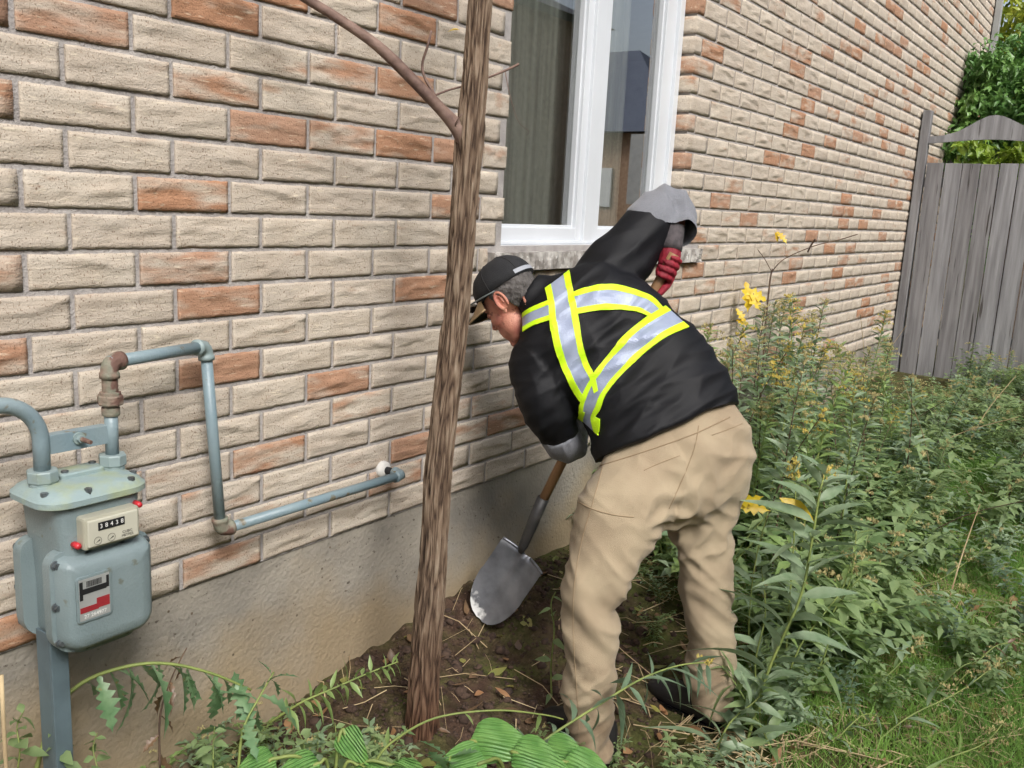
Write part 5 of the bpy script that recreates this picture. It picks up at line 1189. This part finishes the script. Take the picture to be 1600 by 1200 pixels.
# --- the overgrown bed: individual plants copied from a few grown ones
def proto(kind, seed):
    rs = random.Random(seed); 
    if kind == 'g':
        h = rs.uniform(.85, 1.1); lx, ly = rs.uniform(-.18, .18), rs.uniform(-.18, .1)
        path = [Vector((0, 0, -.05)), Vector((lx * .1, ly * .1, h * .35)), Vector((lx * .5, ly * .5, h * .72)), Vector((lx * 1.1, ly * 1.1, h))]
        r = empty('goldenrod'); stem_plant('goldenrod', '', '', path, 74, rs.choice(['gold_leaf', 'gold_leaf', 'gold_leaf2', 'weed_leaf']), seed, (.005, .0018), dict(L=.125, W=.034, n=3, droop=.5, fold=.3, q0=.35), single=False, plume_at=.84, root=r, l0=.18, pn=12, pl=.10, plume_m=rs.choice(['plume', 'plume2']), taper=.55, stem_m=rs.choice(['stem', 'red_stem']))
    else:
        h = rs.uniform(.30, .5); r = empty('leafy_weed'); jb_, sb_ = MB(), MB(); mt = rs.choice(['weed_leaf', 'gold_leaf2', 'gold_leaf', 'weed_leaf', 'blue_leaf'])
        for s in range(rs.choice([4, 5, 6])):
            a = rs.uniform(0, 6.28); sp = rs.uniform(.06, .22); hh = h * rs.uniform(.55, 1)
            P = smooth_path([Vector((0, 0, -.04)), Vector((math.cos(a) * sp * .4, math.sin(a) * sp * .4, hh * .6)), Vector((math.cos(a) * sp * 1.2, math.sin(a) * sp * 1.2, hh))], 5); sb_.tube(P, [.0025 - .0015 * i / len(P) for i in range(len(P))], 4)
            wl = rs.uniform(.055, .095)
            for k in range(22):
                q = .15 + .85 * k / 22; i = min(len(P) - 2, int(q * (len(P) - 1))); p = P[i].lerp(P[i + 1], q * (len(P) - 1) - i); aa = k * 2.4 + s
                d = Vector((math.cos(aa), math.sin(aa), rs.uniform(-.1, .7))); jb_.add(*put(*blade(wl * rs.uniform(.6, 1.15), wl * .4, 2, .35, .3), p, d, (rs.uniform(-.3, .3), rs.uniform(-.3, .3), 1)))
        sb_.build('stem', M['stem'], r); tag(jb_.build('foliage', M[mt], r, smooth=True), kind='stuff')
        if rs.random() < .35: plume([Vector((0, 0, h * .8)), Vector((.02, 0, h))], rs, 5, .05).build('flower_plume', M['plume2'], r)['kind'] = 'stuff'
    r['plabel'] = PL[kind].get((mt_of(r), any(c.name.startswith('flower_plume') for c in r.children)), '')
    return r
def mt_of(r): return [c for c in r.children if c.name.startswith('foliage')][0].data.materials[0].name
PL = {'g': {}, 'w': {}}
for m_, a in (('goldenrod_leaf', 'grey green'), ('goldenrod_leaf_fresh', 'fresh yellow green'), ('weed_leaf', 'deep green'), ('narrow_leaf', 'blue green')):
    PL['g'][(m_, True)] = 'upright goldenrod with ' + a + ' leaves and fading yellow plume along the brick wall'
    PL['w'][(m_, True)] = 'low bushy weed with ' + a + ' leaves and pale flower heads in the overgrown bed'
    PL['w'][(m_, False)] = 'low bushy weed with ' + a + ' leaves and no flowers in the overgrown bed'
def copy_tree(o, parent=None):
    c = o.copy(); COL.objects.link(c); c.parent = parent
    for ch in o.children: copy_tree(ch, c)
    return c
protoG = [proto('g', 100 + k) for k in range(7)]; protoW = [proto('w', 200 + k) for k in range(9)]; used = set()
def place(pool, x, y, s, label, group, tilt=.12):
    o = random.choice(pool)
    if o.name in used: o = copy_tree(o)
    else: used.add(o.name)
    o.location = (x, y, G(x, y) - .01); o.rotation_euler = (U(-tilt, tilt), U(-tilt, tilt), U(0, 6.28)); o.scale = (s * U(.9, 1.1), s * U(.9, 1.1), s); lb = o.get('plabel') or label; tag(o, lb, 'plant', group); return o
LG, LW = 'goldenrod with grey green leaves and fading plume, growing along the brick wall', 'low leafy weed in the overgrown bed before the fence'
GA, GB = 'goldenrod along the wall', 'weeds in the overgrown bed'
def spot(x, y, s, pool=protoG, lab=LG, grp=GA, **k): place(pool, x, y, s, lab, grp, **k)
def free(x, y):
    "keep clear of the worker, the shovel and the bare soil"
    p = pix((x, y, G(x, y)))
    if p[0] > 1420 and p[1] > 730 and rnd() < .55: return False
    if x > 4.6 and y > -.62: return False
    return not (y > -1.25 and x < 1.95) and not (soil(x, y) > .25)
n = 0
while n < 60:                                           # tall stand right of the worker
    x = U(2.4, 5.0); y = -U(.1, 1.05)
    if free(x, y): spot(x, y, U(.78, 1.12) * (1 - .11 * max(0, x - 3.4)) * (1 - .22 * max(0, -y - .35))); n += 1
n = 0
while n < 52:
    x = U(3.4, 7.5); y = -U(.12, 1.9)
    if free(x, y): spot(x, y, U(.36, .60) * (.7 if x > 4.4 else 1)); n += 1
n = 0
while n < 250:
    x = U(1.9, 7.6); y = -U(.08, 2.3); 
    q = pix((x, y, G(x, y)))
    if q[0] > 1700 or not free(x, y) or (x < 3.2 and y < -1.25 and rnd() < .8): continue
    spot(x, y, U(.75, 1.3) * (.8 if y < -1.3 else 1) * (.72 if x > 4.4 else 1), protoW, LW, GB, tilt=.25); n += 1
for (px_, py_, s) in ((1420, 1010, .5), (1500, 900, .8), (1560, 840, .9), (1590, 990, .7), (1540, 1090, .5), (1330, 1010, .5), (1250, 1130, .4), (1390, 880, .8), (1460, 800, .9), (1580, 760, 1.), (1350, 820, .9), (1300, 880, .8), (1320, 920, .7), (1020, 1010, .4), (1000, 900, .6), (1030, 940, .5), (1180, 1000, .6), (1210, 930, .8)):
    p = gp(px_, py_); place(protoW, p.x, p.y, s, LW, GB, .3)
for pr in protoG + protoW:
    if pr.name not in used:
        for ch in list(pr.children): bpy.data.objects.remove(ch)
        bpy.data.objects.remove(pr)
for k in range(46):
    px_, py_ = U(1170, 1600), U(800, 1130)
    if px_ > 1420 and py_ > 880 and rnd() < .7: continue
    p = gp(px_, py_); place(protoW, p.x, p.y, U(.35, .8), LW, GB, .4)
for k, (b, pts) in enumerate([((1190, 1135), [(1180, 1040), (1196, 960), (1190, 890)]), ((1215, 1110), [(1250, 1010), (1310, 930), (1330, 880)]), ((1250, 1100), [(1290, 1020), (1300, 960), (1345, 900)]), ((1175, 1075), [(1170, 980), (1180, 880), (1200, 800)]), ((1290, 1070), [(1300, 990), (1330, 900), (1338, 830)]), ((1205, 1170), [(1180, 1120), (1150, 1070), (1128, 1040)]), ((1115, 1185), [(1140, 1130), (1185, 1090), (1190, 1060)])]):
    stem_plant('goldenrod', 'plant', 'leafy goldenrod crowding round the tall stem beside the trousers', chain(b, pts, .08), 26, ['gold_leaf', 'gold_leaf2', 'weed_leaf'][k % 3], 80 + k, (.004, .002), dict(L=.16, W=.036, n=6, droop=.55, fold=.3, q0=.35), group='goldenrod beside the trousers', droop=.15)
for k in range(26):
    p = gp(U(200, 640), U(1185, 1300)) if k < 17 else gp(U(870, 1160), U(1195, 1290)); q = place(protoW, p.x, p.y, U(.3, .55), LW, GB, .3); q['label'] = 'small tangled weed in the foreground bed at the foot of the young tree'; q['group'] = 'weeds at the foot of the tree'
for k in range(22):
    x, y = U(2.3, 6.6), -U(.15, 1.7); z = G(x, y); a = U(0, 6.28); L_ = U(.4, .95); tl = U(.15, 1.1); d = Vector((math.cos(a) * tl, math.sin(a) * tl, 1)).normalized()
    P = smooth_path([Vector((x, y, z)), Vector((x, y, z)) + d * L_ * .5, Vector((x, y, z)) + d * L_ + Vector((math.cos(a) * .1, math.sin(a) * .1, -.08 * tl))], 4)
    tag(MB().tube(P, [.003 - .0015 * i / len(P) for i in range(len(P))], 5).build('dry_stalk', M['straw' if rnd() < .6 else 'red_stem']), 'thin dry bent stalk sticking out of the overgrown bed', 'stalk', 'dry stalks in the bed')
# leaning weed stems with flower heads low in the right foreground
for k, (b, pts, m_) in enumerate([((1365, 1165), [(1420, 1120), (1500, 1080), (1560, 1035)], 'gold_leaf'), ((1420, 1230), [(1470, 1190), (1540, 1160), (1580, 1110)], 'gold_leaf2'), ((1300, 1100), [(1380, 1060), (1420, 1020), (1440, 1000)], 'weed_leaf'), ((1330, 960), [(1390, 925), (1470, 905), (1545, 850)], 'gold_leaf'), ((1240, 960), [(1300, 900), (1350, 870), (1400, 850)], 'gold_leaf2')]):
    stem_plant('goldenrod', 'plant', 'leaning goldenrod stem with pale seed head lying over the grass', chain(b, pts, .15), 15, m_, 60 + k, (.0035, .0018), dict(L=.10, W=.019, n=5, droop=.4, fold=.3, q0=.35), plume_at=.72, pl=.05, pn=8, plume_m='plume2', group='leaning stems over the grass')
for k in range(14):
    b = (U(1210, 1560), U(900, 1180)); a = U(-.9, .5); L_ = U(80, 170); dx, dy = math.cos(a) * L_, math.sin(a) * L_ * .5
    stem_plant('goldenrod', 'plant', 'cut leafy stem fallen across the grass and straw', chain(b, [(b[0] + dx * .35, b[1] - 22 + dy * .3), (b[0] + dx * .7, b[1] - 32 + dy * .7), (b[0] + dx, b[1] - 18 + dy)], [.02, .05, .08]), 13, random.choice(['gold_leaf', 'gold_leaf2', 'weed_leaf', 'dead_leaf']), 300 + k, (.003, .0014), dict(L=U(.07, .12), W=.024, n=5, droop=.4, fold=.35, q0=.35), group='cut stems on the grass', droop=.3)
# ---------------------------------------------------------------- grass, litter, soil crumbs
gv, gf = [], []; o = 0; rs = random.Random(5); tries = 0
while o < 3 * 60000 and tries < 300000:
    tries += 1
    x = rs.uniform(.4, 5.5); y = -rs.uniform(.5, 2.9)
    px_, py_, dz = pix((x, y, -.55))
    if px_ > 1680 or px_ < 830 or py_ > 1290: continue
    if soil(x, y) > .15: continue
    mk = fbm((x * 1.6, y * 1.6, 7), 2) + .12 * (-(y + 1.0)) + (.1 if x > 1.6 else -.15)
    if mk < rs.uniform(-.2, .1): continue
    z = G(x, y); h = rs.uniform(.03, .085); a = rs.uniform(0, 6.28); lx, ly = rs.gauss(0, .6) * h, rs.gauss(0, .6) * h; w_ = rs.uniform(.0012, .0024)
    gv += [(x - w_ * math.cos(a), y - w_ * math.sin(a), z - .004), (x + w_ * math.cos(a), y + w_ * math.sin(a), z - .004), (x + lx, y + ly, z + h)]; gf.append((o, o + 1, o + 2)); o += 3
for _ in range(45000):                                   # lawn going on past the frame
    x = rs.uniform(.2, 9.5); y = -rs.uniform(1.9, 6.0)
    if fbm((x * 1.6, y * 1.6, 7), 2) + .25 < rs.uniform(-.1, .3): continue
    z = G(x, y); h = rs.uniform(.04, .09); a = rs.uniform(0, 6.28); lx, ly = rs.gauss(0, .6) * h, rs.gauss(0, .6) * h; w_ = rs.uniform(.002, .004)
    gv += [(x - w_ * math.cos(a), y - w_ * math.sin(a), z - .004), (x + w_ * math.cos(a), y + w_ * math.sin(a), z - .004), (x + lx, y + ly, z + h)]; gf.append((o, o + 1, o + 2)); o += 3
me = bpy.data.meshes.new('grass'); me.from_pydata(gv, [], gf); me.update()
M['grass'] = mat('grass_blade', S(134, 172, 80), S(98, 142, 60), rough=.6, scale=3, trans=.3, c3=S(150, 140, 80), c3t=.62, c3s=9)
tag(link('grass', me, M['grass']), 'short green grass between the weeds and clippings', 'grass', kind='stuff')
def scatter(n, fn, xr, yr, test):
    k = 0; t_ = 0
    while k < n and t_ < n * 30:
        t_ += 1; x, y = U(*xr), U(*yr)
        if test(x, y): fn(x, y, G(x, y)); k += 1
st = MB()
def straw(x, y, z):
    a = U(0, 6.28); L = U(.04, .14) if rnd() < .75 else U(.15, .38); d = Vector((math.cos(a), math.sin(a), 0)); P = []
    for q in (0, .5, 1):
        p = Vector((x, y, 0)) + d * L * q + Vector((-d.y, d.x, 0)) * U(-.02, .02) * L * 4; p.z = G(p.x, p.y) + .006 + U(0, .02) * (1 if q != .5 else 1.4); P.append(p)
    st.tube(P, U(.0007, .0022), 4, cap=False)
insight = lambda x, y: (lambda q: -40 < q[0] < 1660 and q[1] < 1260)(pix((x, y, -.55)))
scatter(1500, straw, (.2, 4.5), (-2.4, -.05), lambda x, y: insight(x, y) and rnd() < (.25 if soil(x, y) > .3 else 1))
for cx_, cy_, n_, r_ in ((1530, 960, 170, .45), (1250, 1190, 130, .35), (1480, 1150, 60, .3)):
    c_ = gp(cx_, cy_)
    for _ in range(n_):
        straw(c_.x + random.gauss(0, r_ * .5), c_.y + random.gauss(0, r_ * .5), 0)
tag(st.build('straw_litter', M['straw']), 'dry straw and cut stems scattered over the ground', 'straw', kind='stuff')
ll = {'a': MB(), 'b': MB(), 'c': MB()}
def litter(x, y, z):
    V, F = blade(U(.025, .07), U(.015, .04), 4, U(-.5, .5), U(-.4, .7)); ll[random.choice('aabbc')].add(*put(V, F, (x, y, z + .012), Vector((U(-1, 1), U(-1, 1), U(-.2, .3))), (U(-.5, .5), U(-.5, .5), 1)))
scatter(700, litter, (.0, 4.5), (-2.4, -.03), insight)
for k, c in (('a', M['dead_leaf']), ('b', leafmat('tan_leaf', S(168, 130, 92), S(138, 98, 68), tr=.15)), ('c', leafmat('fallen_green_leaf', S(120, 130, 74), S(150, 140, 70), tr=.2))):
    tag(ll[k].build('leaf_litter', c, smooth=True), {'a': 'withered dark brown leaves littering the soil', 'b': 'tan curled dead leaves littering the soil', 'c': 'fallen yellowish green leaf scraps on the soil'}[k], 'dead leaves', kind='stuff')
cl = MB()
def clod(x, y, z):
    r = U(.002, .007) if rnd() < .9 else U(.008, .02); cl.ico((x, y, z + r * .3), (r * U(.8, 1.3), r * U(.8, 1.3), r * U(.6, 1)), 1, .28)
scatter(3500, clod, (.1, 2.3), (-1.1, -.01), lambda x, y: soil(x, y) > rnd() * .8)
M['clod'] = mat('soil_crumb', S(80, 63, 52), S(56, 42, 34), rough=1, scale=30, bump=1, bscale=120)
tag(cl.build('soil_crumbs', M['clod'], smooth=True), 'crumbly dark soil clods round the tree', 'soil', kind='stuff')
